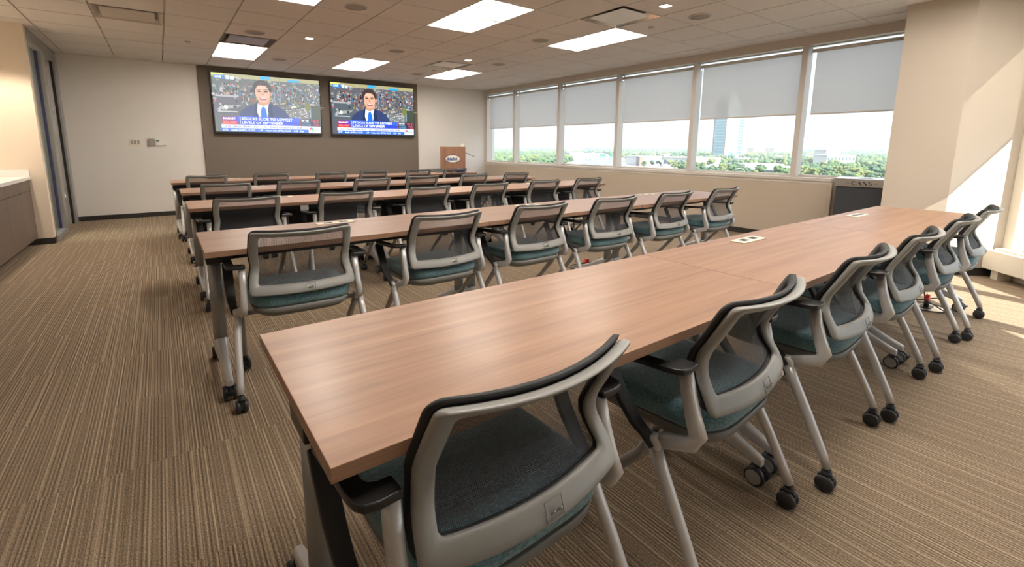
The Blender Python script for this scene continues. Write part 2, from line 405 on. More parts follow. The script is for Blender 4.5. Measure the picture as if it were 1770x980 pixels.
w = MB(); w.box((XL - .05, 9.535, .0), (XL - .02, 9.555, 2.40)); w.build('gasket', M['ink'], d0)
for z in (.42, 1.10, 1.62, 2.15):
    w = MB(); w.box((XL - .02, 8.782, z), (XL + .010, 8.86, z + .10), 0)
    w.cyl((XL + .012, 8.79, z - .005), (XL + .012, 8.79, z + .105), .008); w.build('hinge', M['steel'], d0)
w = MB(); w.box((XL - .14, 8.80, 0), (XL - .11, 9.50, 2.40)); w.build('door_leaf', M['corr'], d0)

# right window wall -----------------------------------------------------------
XG = XR + .13
mull = [9.70, 8.5866, 7.107, 5.603, 4.143, 2.658, 1.50]
w = MB(); w.box((XR, 2.24, 0), (XR + .2, YF, ZS - .04)); struct(w.build('wall_right', M['wall_sill']), 'sand coloured wall under the windows')
w = MB(); w.box((XR + .05, 1.04, 0), (XR + .2, 2.238, ZS - .04)); w.box((XR, 2.20, 0), (XR + .05, 2.239, ZS - .04)); struct(w.build('wall_right_recess', M['wall_sill']))
w = MB(); w.box((XR - .02, 2.21, ZS - .04), (XR + .2, YF, ZS)); w.box((XR - .004, 2.215, ZS - .075), (XR - .0002, YF, ZS - .0405)); w.box((XR + .03, 1.04, ZS - .04), (XR + .2, 2.209, ZS)); struct(w.build('trim_3', M['frame'], bevel=.003), 'tan window sill')
w = MB(); w.box((XR - .012, 2.24, 0), (XR - .0005, YF - .012, .075)); struct(w.build('baseboard_right', M['base']))
w = MB(); w.box((XR, 1.04, 2.46), (XR + .2, YF, ZC + .26)); struct(w.build('trim_4', M['frame'], bevel=.002), 'tan header above the windows')
sh0 = None
labs = ['beside the front wall', 'second from the front wall', 'third from the front wall', 'third from the column', 'second from the column, before the tower', 'beside the column, above the can bin']
for i in range(6):
    y1, y0 = mull[i], mull[i + 1]
    wn = empty('window_%d' % (i + 1), 'tall window ' + labs[i], 'window'); wn['kind'] = 'structure'
    m_ = MB(); m_.box((XR + .005, y0 - .032, ZS), (XG + .03, y0 + .032, 2.46)) if i < 5 else None
    if i == 0: m_.box((XR + .005, y1 - .032, ZS), (XG + .03, YF - .001, 2.46))
    m_.box((XG - .02, y0 + .033, ZS), (XG + .03, y1 - .033, ZS + .03)); m_.box((XG - .02, y0 + .033, 2.448), (XG + .03, y1 - .033, 2.46))
    m_.build('frame', M['frame'], wn, bevel=.002)
    g = MB(); g.box((XG, y0 + .033, ZS + .031), (XG + .008, y1 - .033, 2.447)); g.build('pane', M['glass'], wn)
    # roller shade
    s = empty('roller_shade', 'grey roller shade half lowered over the window ' + labs[i], 'window shade', group='grey roller shades on the window wall')
    zb = 1.655 - .004 * i
    q = MB(); q.box((XR + .050, y0 + .045, zb), (XR + .0515, y1 - .115, 2.39)); q.build('shade_fabric', M['shade'], s)
    q = MB(); q.box((XR + .043, y0 + .045, zb - .022), (XR + .058, y1 - .115, zb - .001)); q.build('hem_bar', M['frame'], s, bevel=.002)
    q = MB(); q.cyl((XR + .060, y0 + .05, 2.390), (XR + .060, y1 - .07, 2.390), .022); q.build('roller_tube', M['frame'], s)
    q = MB(); q.box((XR + .045, y1 - .068, 2.345), (XR + .080, y1 - .055, 2.459)); q.box((XR + .045, y0 + .034, 2.345), (XR + .080, y0 + .048, 2.459)); q.build('bracket', M['chrome'], s)

# column -------------------------------------------------------------------
cp = [(A.x, A.y), (A.x, 1.535), (XR + .4, 1.535), (XR + .4, B.y - .25), (B.x + .12, B.y - .12), (B.x, B.y)]
w = MB(); w.prism(cp, 'z', 0, ZC - .0005 + .25); struct(w.build('wall_column', M['column']), 'cream corner column')
def off(p, q, k0, k1, z0, z1, d=.012, m=None):
    p, q = Vector(p), Vector(q); t = (q - p).normalized(); n = Vector((-t.y, t.x, 0)); 
    return p, q, t, n
w = MB(); t_ = (B - A).normalized(); n_ = Vector((-.7071, -.7071, 0))
a0, b0 = A + Vector((-.012, -.005, 0)), B + n_ * .012
w.prism([(A.x, A.y), (B.x, B.y), (b0.x, b0.y), (A.x - .012, A.y - .006), (A.x - .012, 1.535), (A.x, 1.535)], 'z', 0, .075)
struct(w.build('baseboard_column', M['base']))

# chamfered window wall ----------------------------------------------------
def dp(t, n, z): p = B + D * t + NO * n; return (p.x, p.y, z)
def dbox(mb, t0, t1, n0, n1, z0, z1, mi=0):
    vs = [dp(t0, n0, z0), dp(t1, n0, z0), dp(t1, n1, z0), dp(t0, n1, z0), dp(t0, n0, z1), dp(t1, n0, z1), dp(t1, n1, z1), dp(t0, n1, z1)]
    mb.add(vs, [(0, 3, 2, 1), (4, 5, 6, 7), (0, 1, 5, 4), (1, 2, 6, 5), (2, 3, 7, 6), (3, 0, 4, 7)], mi)
w = MB(); dbox(w, 0, dlen, .0, .2, 0, .26); struct(w.build('wall_corner', M['heater']))
w = MB(); dbox(w, 0, dlen, 0, .2, 2.46, ZC + .26); struct(w.build('trim_5', M['frame']))
tm = [0, 1.52, 3.02, 4.5, dlen]
for i in range(4):
    wn = empty('window_%d' % (i + 7), 'tall window of the slanted wall %s' % ('beside the column', 'second from the column', 'third from the column', 'last from the column')[i], 'window'); wn['kind'] = 'structure'
    m_ = MB()
    if i == 0: dbox(m_, .002, .10, 0.0, .16, .26, 2.46)
    dbox(m_, tm[i + 1] - .04, tm[i + 1] + .04, 0.0, .16, .26, 2.46) if i < 3 else None
    dbox(m_, tm[i] + .05, tm[i + 1] - .041, .10, .16, .26, .29)
    m_.build('frame', M['heater'], wn, bevel=.002)
    g = MB(); dbox(g, tm[i] + .05, tm[i + 1] - .041, .12, .128, .291, 2.459); g.build('pane', M['glass'], wn)
    s = empty('roller_shade', 'grey roller shade on the slanted window wall %s' % ('by the column', 'second from the column', 'third from the column', 'last from the column')[i], 'window shade', group='grey roller shades on the slanted wall')
    q = MB(); dbox(q, tm[i] + .10, tm[i + 1] - .05, .05, .0515, 1.46, 2.42); q.build('shade_fabric', M['shade'], s)
    q = MB(); dbox(q, tm[i] + .10, tm[i + 1] - .05, .043, .058, 1.44, 1.459); q.build('hem_bar', M['frame'], s)
# baseboard heater
hv = empty('convector_heater', 'low cream convector cover along the slanted windows', 'heater')
w = MB(); dbox(w, .03, 5.2, -.165, -.004, .088, .268); w.build('cover', M['heater'], hv, bevel=.006)
w = MB(); dbox(w, .06, 5.18, -.10, -.03, .2685, .285); w.build('top_grille', M['heater'], hv, bevel=.002)
for k, t in enumerate((.10, 1.7, 3.3, 4.9)):
    w = MB(); dbox(w, t, t + .07, -.13, -.02, 0, .0875); w.build('foot', M['heater'], hv)

# cabinet ------------------------------------------------------------------
cb = empty('base_cabinet', 'floating brown laminate cabinet with flush doors under white counter', 'cabinet', (-1.6, 3.8, 0))
cb.location = (0, 0, 0)
w = MB(); w.box((XC + .001, -2.5, .09), (-1.32, YJ - .002, .79)); w.build('carcass', M['cabwood'], cb)
w = MB(); w.box((XC + .001, -2.5, 0), (-1.44, YJ - .012, .0895)); w.build('toe_kick', M['base'], cb)
for k in range(18):
    y1 = YJ - .004 - .555 * k; y0 = y1 - .552
    if y0 < -2.5: break
    w = MB(); w.box((-1.3195, y0, .088), (-1.298, y1, .662))
    o = w.build('door', M['cabwood'], cb, bevel=.0015)
    n = MB(); n.box((-1.3005, (y1 - .09 if k % 2 else y0 + .03), .655), (-1.2965, (y1 - .03 if k % 2 else y0 + .09), .6655)); n.build('finger_notch', M['ink'], o)
    w = MB(); w.box((-1.3195, y0, .666), (-1.298, y1, .79)); w.build('drawer_front', M['cabwood'], cb, bevel=.0015)
ct = MB(); ct.box((XC + .001, -2.5, .7905), (-1.28, YJ - .002, .83)); o = ct.build('countertop', M['white_counter'], bevel=.003); tag(o, 'white countertop over the brown floating cabinet', 'countertop')
w = MB(); w.box((XC + .022, YJ - .022, .8305), (-1.285, YJ - .002, .91)); w.box((XC + .002, -2.5, .8305), (XC + .022, YJ - .002, .91)); w.build('backsplash', M['white_counter'], o, bevel=.002)

# ------------------------------------------------------------------ ceiling fittings
pos_words = {0: 'over the first row of tables, near the left screen', 1: 'near the wall between the two screens', 2: 'closest to the podium corner', 3: 'over the aisle end of the fourth table row', 4: 'large and central, over the middle of the fourth row', 5: 'beside the chrome diffuser and the windows', 6: 'above the aisle end of the last row', 7: 'above the last table row', 8: 'added unseen above the window end of the last row'}
def troffer(i, x, y):
    t = empty('ceiling_light', 'recessed rectangular fluorescent ceiling light ' + pos_words[i], 'ceiling light', (x, y, ZC), 0, 'recessed fluorescent ceiling lights')
    W, Ln, dpt = T, 2 * T, .085
    h = MB()
    # curved white housing as a lofted trough
    n = 12; prof = []
    for k in range(n + 1):
        a = PI * k / n; prof.append((W / 2 - (W / 2 - .012) * math.cos(a), .001 + dpt * math.sin(a) ** .7))
    vs = []; fs = []
    for (px, pz) in prof: vs += [(px, .012, pz), (px, Ln - .012, pz)]
    for k in range(n): fs.append((2 * k, 2 * k + 1, 2 * k + 3, 2 * k + 2))
    h.add(vs, fs, 0, True)
    for yy in (.012, Ln - .012): h.add([(px, yy, pz) for px, pz in prof], [tuple(range(n + 1))])
    h.box((0, 0, dpt + .01), (W, Ln, dpt + .02))
    h.build('housing', M['troffer'], t, fix=False)
    fr = MB(); fr.box((0, 0, -.002), (W, .012, .004)); fr.box((0, Ln - .012, -.002), (W, Ln, .004)); fr.box((0, .012, -.002), (.012, Ln - .012, .004)); fr.box((W - .012, .012, -.002), (W, Ln - .012, .004)); fr.build('frame', M['troffer'], t)
    bk = MB(); rings = []
    for yy in (.06, Ln - .06): rings.append([(W / 2 + .105 * math.cos(PI + PI * k / 14), yy, .062 + .048 * math.sin(PI + PI * k / 14)) for k in range(15)])
    bk.loft(rings, 0, True, True); bk.build('diffuser', M['basket'], t)
for i, (x, y) in enumerate(lights): troffer(i, x, y)

vlab = {'v1': 'square chrome-edged air diffuser beside the ceiling light by the windows', 'v2': 'square beige air diffuser in the ceiling above the aisle', 'v3': 'bronze-edged air diffuser touching the ceiling light over the left screen', 'v4': 'small-looking air diffuser beside the ceiling light near the podium'}
for k, (x, y) in vents.items():
    t = empty('air_diffuser', vlab[k], 'air vent', (x, y, ZC), 0, 'square ceiling air diffusers')
    mm = M['chrome'] if k in ('v1', 'v4') else (M['taupe'] if k == 'v3' else M['grid'])
    fr = MB(); s0, s1 = .005, T - .005
    ring0 = [(s0, s0, -.002), (s1, s0, -.002), (s1, s1, -.002), (s0, s1, -.002)]; i1 = .075
    ring1 = [(s0 + i1, s0 + i1, .06), (s1 - i1, s0 + i1, .06), (s1 - i1, s1 - i1, .06), (s0 + i1, s1 - i1, .06)]
    fr.loft([ring0, ring1], 0, False, False); fr.build('frame', mm, t, fix=False)
    bb = MB(); bb.box((0, 0, .061), (T, T, .075)); bb.build('plenum', M['ink'], t)
    pn = MB(); pn.box((.075, .075, .004), (T - .075, T - .075, .012)); pn.build('panel', M['greyplate'] if k == 'v3' else M['grid'] if k == 'v2' else M['whiteplastic'], t, bevel=.002)

spk = [(1.71, 4.79, 'above the fourth table row near the aisle'), (1.07, 6.55, 'next to the bronze-edged diffuser'), (1.68, 8.32, 'right of the ceiling light over the left screen'), (2.92, 6.56, 'above the middle of the second row'), (4.13, 8.35, 'left of the ceiling light near the podium'), (4.75, 2.95, 'between the chrome diffuser and the column'), (4.14, 4.80, 'between the two ceiling lights over the fourth row'), (4.75, 6.55, 'beside the small-looking diffuser toward the windows')]
for x, y, l in spk:
    t = MB(); t.lathe([(.0, -.004), (.085, -.006), (.1, -.006)], (0, 0, 0), n=32); 
    o = empty('ceiling_speaker', 'round flush ceiling speaker ' + l, 'ceiling speaker', (x, y, ZC - .0015), 0, 'round ceiling speakers')
    t = MB(); t.lathe([(.115, 0), (.113, -.006), (.098, -.008), (.097, -.002), (.115, 0)], n=32); t.build('rim', M['grid'], o)
    t = MB(); t.lathe([(.0005, -.004), (.097, -.003), (.097, 0), (.0005, 0)], n=32); t.build('grille', M['speaker'], o)
for x, y, l in [(4.14, 2.94, 'beside the chrome-edged diffuser'), (1.69, 6.49, 'right of the bronze-edged diffuser'), (4.14, 6.55, 'next to the small-looking diffuser')]:
    o = empty('downlight', 'small square lit lamp in the ceiling ' + l, 'ceiling light', (x, y, ZC), 0, 'small square ceiling lamps')
    t = MB(); t.box((-.05, -.05, -.0035), (.05, .05, -.001)); t.build('frame', M['whiteplastic'], o)
    t = MB(); t.box((-.042, -.042, -.006), (.042, .042, -.0036)); t.build('lens', M['spot'], o)
for x, y, l in [(.435, 7.67, 'above the left end of the taupe panel'), (4.16, 7.75, 'near the podium corner'), (4.73, 3.53, 'beside the chrome-edged diffuser')]:
    t = MB(); t.lathe([(.0005, -.012), (.03, -.011), (.036, -.003), (.037, 0), (.0005, 0)], n=24)
    o = t.build('sprinkler_cap', M['grid']); o.location = (x, y, ZC - .0015); tag(o, 'small round sprinkler cover in the ceiling ' + l, 'sprinkler', 'round sprinkler covers')

# ------------------------------------------------------------------ front wall things
sw = empty('switch_plate', 'white three-gang switch plate on the front wall', 'wall switch', (-.40, YF, 1.19))
t = MB(); t.box((0, -.008, 0), (.16, -.0005, .115)); t.build('plate', M['creamplate'], sw, bevel=.002)
for k in range(3):
    t = MB(); t.box((.022 + .043 * k, -.014, .03), (.05 + .043 * k, -.0085, .088), 0); t.build('switch', M['hub'], sw, bevel=.002)
th = empty('thermostat', 'grey and white thermostat on the front wall beside the switch plate', 'thermostat', (-.145, YF, 1.19))
t = MB(); t.box((0, -.03, 0), (.085, -.0005, .12)); t.build('sensor_box', M['greyplate'], th, bevel=.006)
t = MB(); t.box((.09, -.025, .005), (.24, -.0005, .105)); o = t.build('body', M['whiteplastic'], th, bevel=.005)
t = MB(); t.box((.105, -.0265, .073), (.15, -.0252, .094)); t.build('display', pbr('lcd_green', (.05, .12, .06), .3), th)

# ------------------------------------------------------------------ televisions
ecache = {}
def E(c, s=1.):
    k = (tuple(round(x, 2) for x in c), round(s, 2))
    if k not in ecache: ecache[k] = emis('screen_light_%d' % len(ecache), c, s)
    return ecache[k]
def tv(x0, x1, z0, z1, label, wash):
    t = empty('television', label, 'television', (x0, YF - .035, z0), 0, 'wall mounted news screens')
    W, Hh = x1 - x0, z1 - z0
    q = MB(); q.box((0, -.075, 0), (W, -.03, Hh)); q.build('casing', M['black'], t, bevel=.004)
    q = MB(); q.box((W * .3, -.0295, Hh * .25), (W * .7, -.0005, Hh * .75)); q.build('wall_bracket', M['black'], t)
    bx = .022; sx0, sz0 = bx, .035; sw_, sh_ = W - 2 * bx, Hh - .057
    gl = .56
    def mixw(c): return tuple(x * gl * (1 - wash) + wash * .42 for x in c)  # wash mixes a pale screen reflection into the picture colours
    mats = []; idx = {}
    def mi(c):
        c = tuple(round(x, 2) for x in mixw(c))
        if c not in idx: idx[c] = len(mats); mats.append(E(c))
        return idx[c]
    pic = MB(); lay = [0]
    def P(u, v): return (sx0 + u * sw_, -.0755 - lay[0], sz0 + v * sh_)
    def poly(pts, c):
        lay[0] += .00002; pic.add([P(*p) for p in pts], [tuple(range(len(pts)))], mi(c))
    def rect(u0, v0, u1, v1, c): poly([(u0, v0), (u1, v0), (u1, v1), (u0, v1)], c)
    def ell(u, v, a, b, c, n=22, rot=0):
        poly([(u + a * math.cos(2 * PI * k / n) * math.cos(rot) - b * math.sin(2 * PI * k / n) * math.sin(rot) * .56, v + b * math.sin(2 * PI * k / n) * math.cos(rot) + a * math.cos(2 * PI * k / n) * math.sin(rot) * 1.7) for k in range(n)], c)
    rect(0, 0, 1, 1, (.10, .11, .13))
    r = random.Random(11)
    rect(0, .93, 1, 1, (.35, .32, .16)); rect(.42, .94, .52, 1, (.05, .35, .6)); rect(.68, .93, .8, .97, (.02, .35, .65)); rect(0, .97, .1, 1, (.6, .7, .15))
    for k in range(70):
        u = r.random(); v = r.uniform(.72, .93); g_ = r.uniform(.12, .36); rect(u, v, u + r.uniform(.01, .04), v + r.uniform(.01, .035), (g_, g_, g_ * .85))
    pal = [(.38, .03, .04), (.42, .05, .06), (.05, .2, .45), (.4, .37, .34), (.42, .3, .05), (.05, .05, .07), (.3, .32, .34), (.08, .25, .32), (.3, .17, .11), (.02, .02, .03), (.02, .02, .03), (.06, .06, .08), (.2, .22, .24), (.12, .13, .15), (.55, .55, .55)]
    for k in range(620):
        u = r.random() ** .8; v = r.uniform(.46, .84)
        ell(u, v, r.uniform(.003, .009), r.uniform(.006, .028), r.choice(pal), 7)
    for k in range(80):
        u = r.uniform(.5, 1); v = r.uniform(.4, .55); rect(u, v, u + r.uniform(.01, .05), v + .008, r.choice([(.5, .42, .25), (.3, .3, .28), (.7, .68, .6), (.04, .04, .05)]))
    rect(.66, .26, .88, .42, (.16, .17, .17))
    for k in range(40): u = r.uniform(.64, .86); v = r.uniform(.27, .42); ell(u, v, .008, .006, (.6, .62, .6), 6)
    rect(0, .30, .24, .62, (.09, .10, .12)); rect(.02, .60, .22, .63, (.35, .35, .38)); rect(.03, .34, .2, .36, (.4, .42, .42)); poly([(.02, .37), (.2, .42), (.24, .47), (.06, .45)], (.3, .33, .33)); ell(.1, .42, .02, .04, (.6, .6, .52), 8)
    for k in range(24): u = r.uniform(0, .22); v = r.uniform(.38, .8); ell(u, v, r.uniform(.005, .02), r.uniform(.008, .03), r.choice([(.25, .26, .3), (.5, .1, .15), (.4, .4, .42), (.05, .05, .06)]), 7)
    rect(.545, .45, .55, 1, (.28, .33, .42)); rect(.6, .5, .606, 1, (.2, .25, .33))
    rect(.9, .24, 1, .52, (.06, .07, .06)); rect(.885, .3, .9, .55, (.25, .33, .38)); ell(.87, .5, .03, .09, (.16, .17, .05))
    # newscaster
    poly([(.20, .24), (.235, .38), (.30, .46), (.395, .52), (.50, .53), (.585, .47), (.645, .40), (.69, .24)], (.035, .06, .15))
    poly([(.375, .24), (.375, .50), (.41, .54), (.49, .56), (.50, .50), (.465, .24)], (.62, .68, .8))
    poly([(.405, .24), (.412, .40), (.425, .455), (.445, .455), (.46, .40), (.468, .24)], (.02, .14, .62))
    poly([(.34, .24), (.365, .52), (.385, .53), (.375, .36), (.395, .24)], (.02, .035, .09)); poly([(.50, .24), (.475, .38), (.49, .54), (.51, .54), (.53, .24)], (.02, .035, .09))
    poly([(.385, .50), (.40, .58), (.50, .60), (.505, .53), (.44, .47)], (.50, .26, .17))
    ell(.435, .755, .088, .175, (.045, .035, .032), rot=.12)
    ell(.437, .69, .068, .165, (.62, .36, .25), rot=.10); ell(.515, .69, .012, .035, (.50, .24, .16))
    poly([(.365, .74), (.37, .85), (.42, .90), (.48, .885), (.515, .82), (.50, .77), (.47, .83), (.40, .83)], (.05, .04, .036))
    ell(.45, .62, .035, .07, (.66, .40, .29)); ell(.425, .79, .04, .045, (.66, .42, .31))
    for u in (.405, .468): rect(u - .022, .752, u + .022, .764, (.12, .07, .05)); ell(u, .728, .020, .014, (.06, .04, .04), 10)
    poly([(.428, .73), (.443, .73), (.455, .655), (.425, .655)], (.52, .27, .18)); ell(.44, .60, .036, .028, (.30, .08, .07), 14); ell(.44, .612, .027, .010, (.72, .66, .6), 12); ell(.44, .575, .03, .010, (.55, .22, .2), 10)
    # banners
    rect(.06, .13, .195, .265, (.22, .03, .20)); rect(.06, .13, .195, .19, (.60, .03, .04)); rect(.14, .19, .195, .265, (.12, .05, .42))
    rect(.20, .13, .775, .275, (.03, .07, .55)); rect(.20, .20, .775, .275, (.05, .13, .72)); rect(.215, .14, .219, .265, (.7, .8, .95))
    rect(.78, .13, .99, .265, (.03, .04, .07)); rect(.78, .13, .785, .265, (.75, .08, .05))
    rect(.05, .065, .865, .128, (.62, .66, .74)); rect(.05, .005, .865, .063, (.03, .14, .58)); rect(.865, .005, .99, .128, (.62, .68, .76))
    rect(.02, .905, .11, .965, (.02, .20, .62)); rect(.12, .90, .15, .965, (.55, .62, .75)); rect(.155, .90, .19, .955, (.55, .62, .75)); rect(.2, .93, .23, .95, (.4, .4, .5))
    for k, c_ in enumerate([(.75, .5, .02), (.75, .15, .02), (.6, .03, .15), (.3, .08, .5), (.02, .2, .7), (.05, .5, .12)]):
        a = PI * (.08 + .84 * k / 5); ell(.895 - .016 * math.cos(a), .055 + .035 * math.sin(a), .007, .02, c_, 10)
    pic.build('picture', mats, t, fix=False)
    def tx(s, u, v, size, c, bold=0, sx=1.):
        lc = (sx0 + u * sw_, -.0765 - lay[0], sz0 + v * sh_)
        text(s, size, E(mixw(c)), t, lc, ext=0, bold=bold, sx=sx, name='caption')
    wt = (1.1, 1.15, 1.2)
    tx('STOCKS SLIDE TO LOWEST', .228, .213, .066, wt, .0005, 1.06); tx('LEVELS OF SEPTEMBER', .228, .146, .066, wt, .0005, 1.06)
    tx('MARKET', .068, .215, .052, wt, .0004); tx('SELL-OFF', .068, .15, .05, (.95, .35, .3), .0004, 1.)
    tx('LIVE', .03, .918, .052, wt, .001)
    rd = (.95, .12, .08)
    tx('S&P 500', .795, .225, .040, wt, .0005); tx('CHANGE', .795, .183, .036, (.25, .55, .85)); tx('%CHANGE', .795, .140, .036, (.25, .55, .85))
    tx('1,921.37', .895, .225, .042, rd, .0005); tx('-23.39', .915, .183, .040, rd, .0005); tx('-1.21%', .918, .140, .040, rd, .0005)
    tx('0.54    Alibaba (BABA) 58.67     1.33    General Dynamics (GD) 136.40', .085, .08, .046, (.02, .03, .10), 0, .98)
    tx('0.75    Apple (AAPL) 113.03     1.29    Impax Labs (IPXL) 42.25     0.52   Exp', .062, .018, .046, wt, 0, .95)
    tx('9:43a', .925, .05, .045, (.1, .25, .5))
    return t
tv(.812, 2.662, 1.412, 2.478, 'large wall television showing a newscaster, pale reflection painted into its picture, nearer the aisle', .15)
tv(2.842, 4.682, 1.412, 2.478, 'large wall television showing a newscaster in vivid colour, nearer the podium', .0)

# ------------------------------------------------------------------ podium
pd = empty('podium', 'wooden lectern with an oval blue and cream sign by the front wall', 'podium', (5.02, 9.12, 0), math.radians(-35))
PS = .875
q = MB(); q.box((0, 0, .06), (.635, .028, 1.197)); q.build('front_panel', M['podwood'], pd, bevel=.003)
q = MB(); q.box((.02, .029, .06), (.045, .42, 1.12)); q.build('side_panel', M['podwood'], pd); q = MB(); q.box((.59, .029, .06), (.625, .34, 1.12)); q.build('side_panel', M['whiteplastic'], pd)
q = MB(); q.box((.046, .06, 1.02), (.589, .42, 1.045)); q.build('top_shelf', M['podwood'], pd)
q = MB(); q.box((0, -.02, 0), (.635, .44, .059)); q.build('plinth', M['black'], pd, bevel=.003)
q = MB(); q.add([(.627, .03, 1.07), (.627, .33, 1.07), (.86, .33, .99), (.86, .03, .99), (.627, .03, 1.05), (.627, .33, 1.05), (.86, .33, .97), (.86, .03, .97)], [(0, 1, 2, 3), (4, 7, 6, 5), (0, 3, 7, 4), (1, 5, 6, 2), (0, 4, 5, 1), (2, 6, 7, 3)]); q.build('side_shelf', M['hub'], pd)
def oval(a, b, y, m, name, par):
    q = MB(); n = 40; q.prism([(a * math.cos(2 * PI * k / n), b * math.sin(2 * PI * k / n)) for k in range(n)], 'y', y - .004, y); o = q.build(name, m, par); return o
sg = oval(.195, .092, -.001, M['blueink'], 'sign', pd); sg.location = (.317, 0, .93)
s2 = oval(.180, .078, -.0055, M['creamink'], 'sign_face', sg)
text('datalink', .105, M['blueink'], sg, (-.165, -.011, -.033), ext=.001, bold=.004, shear=.25, sx=.86)
pd.scale = (PS, PS, 1.)
mcr = MB(); mcr.box((.45, .05, 1.046), (.53, .12, 1.265), 0); o = mcr.build('microphone_box', M['creamplate'], bevel=.008); o.location = (5.02, 9.12, 0); o.rotation_euler = (0, 0, math.radians(-35)); tag(o, 'small cream box standing on top of the podium', 'box')

# ------------------------------------------------------------------ can bin
cbn = empty('recycling_bin', 'charcoal waste bin with a steel top lettered CANS in the window corner', 'waste bin', (6.20, 2.03, 0), math.radians(10))
# local: x into the recess, y = -along the face
q = MB(); q.box((.015, -.50, .02), (.36, -.015, .775)); q.build('body', M['binbody'], cbn, bevel=.004)
q = MB(); q.box((0, -.515, .776), (.375, 0, .855)); q.build('steel_band', M['steel'], cbn, bevel=.004)
q = MB(); q.box((-.01, -.525, .856), (.385, .01, .866)); q.build('lid', M['steel'], cbn, bevel=.003)
q = MB(); q.lathe([(.085, .8665), (.085, .869), (.07, .869), (.07, .8665)], (.19, -.26, 0)); q.build('opening_ring', M['chrome'], cbn)
q = MB(); q.box((.02, -.495, 0), (.35, -.02, .0195)); q.build('plinth', M['black'], cbn)
# serif lettering drawn as shapes on the band
lt = MB()
def stroke(pts, w=.008, y0=0):
    for p, q_ in zip(pts[:-1], pts[1:]): lt.bar((-.0015, -p[0], p[1]), (-.0015, -q_[0], q_[1]), .002, w, up=(0, 0, 1))
def arc(cx, cz, rx, rz, a0, a1, n, wf):
    pr = None
    for k in range(n + 1):
        a = math.radians(a0 + (a1 - a0) * k / n); p = (cx + rx * math.cos(a), cz + rz * math.sin(a))
        if pr:
            d = Vector((0, -(p[0] - pr[0]), p[1] - pr[1])); lt.bar((-.0015, -pr[0], pr[1]), (-.0015, -p[0], p[1]), .002, wf(a), up=(0, .3, 1) if abs(d.z) < abs(d.y) * 5 else (0, 1, 0))
        pr = p
zb_, zt_ = .797, .837; x_ = .155
def thick(a): return .003 + .008 * abs(math.cos(a))
arc(x_ + .02, .817, .017, .019, 50, 310, 18, thick); stroke([(x_ + .034, .837), (x_ + .034, .826)], .003)
x_ = .205
stroke([(x_, zb_), (x_ + .017, zt_)], .003); stroke([(x_ + .017, zt_), (x_ + .034, zb_)], .009); stroke([(x_ + .007, .811), (x_ + .027, .811)], .003); stroke([(x_ - .006, zb_), (x_ + .007, zb_)], .003); stroke([(x_ + .025, zb_), (x_ + .043, zb_)], .003)
x_ = .258
stroke([(x_, zb_), (x_, zt_)], .003); stroke([(x_, zt_), (x_ + .03, zb_)], .009); stroke([(x_ + .03, zb_), (x_ + .03, zt_)], .003); stroke([(x_ - .006, zt_), (x_ + .005, zt_)], .003); stroke([(x_ - .006, zb_), (x_ + .006, zb_)], .003); stroke([(x_ + .023, zt_), (x_ + .037, zt_)], .003)
x_ = .305
arc(x_ + .013, .827, .011, .010, 40, 270, 12, lambda a: .007); arc(x_ + .013, .807, .012, .010, 90, -140, 12, lambda a: .007)
stroke([(.11, .817), (.145, .817)], .003); stroke([(.345, .817), (.385, .817)], .003)
lt.build('lettering', M['ink'], cbn, fix=False)

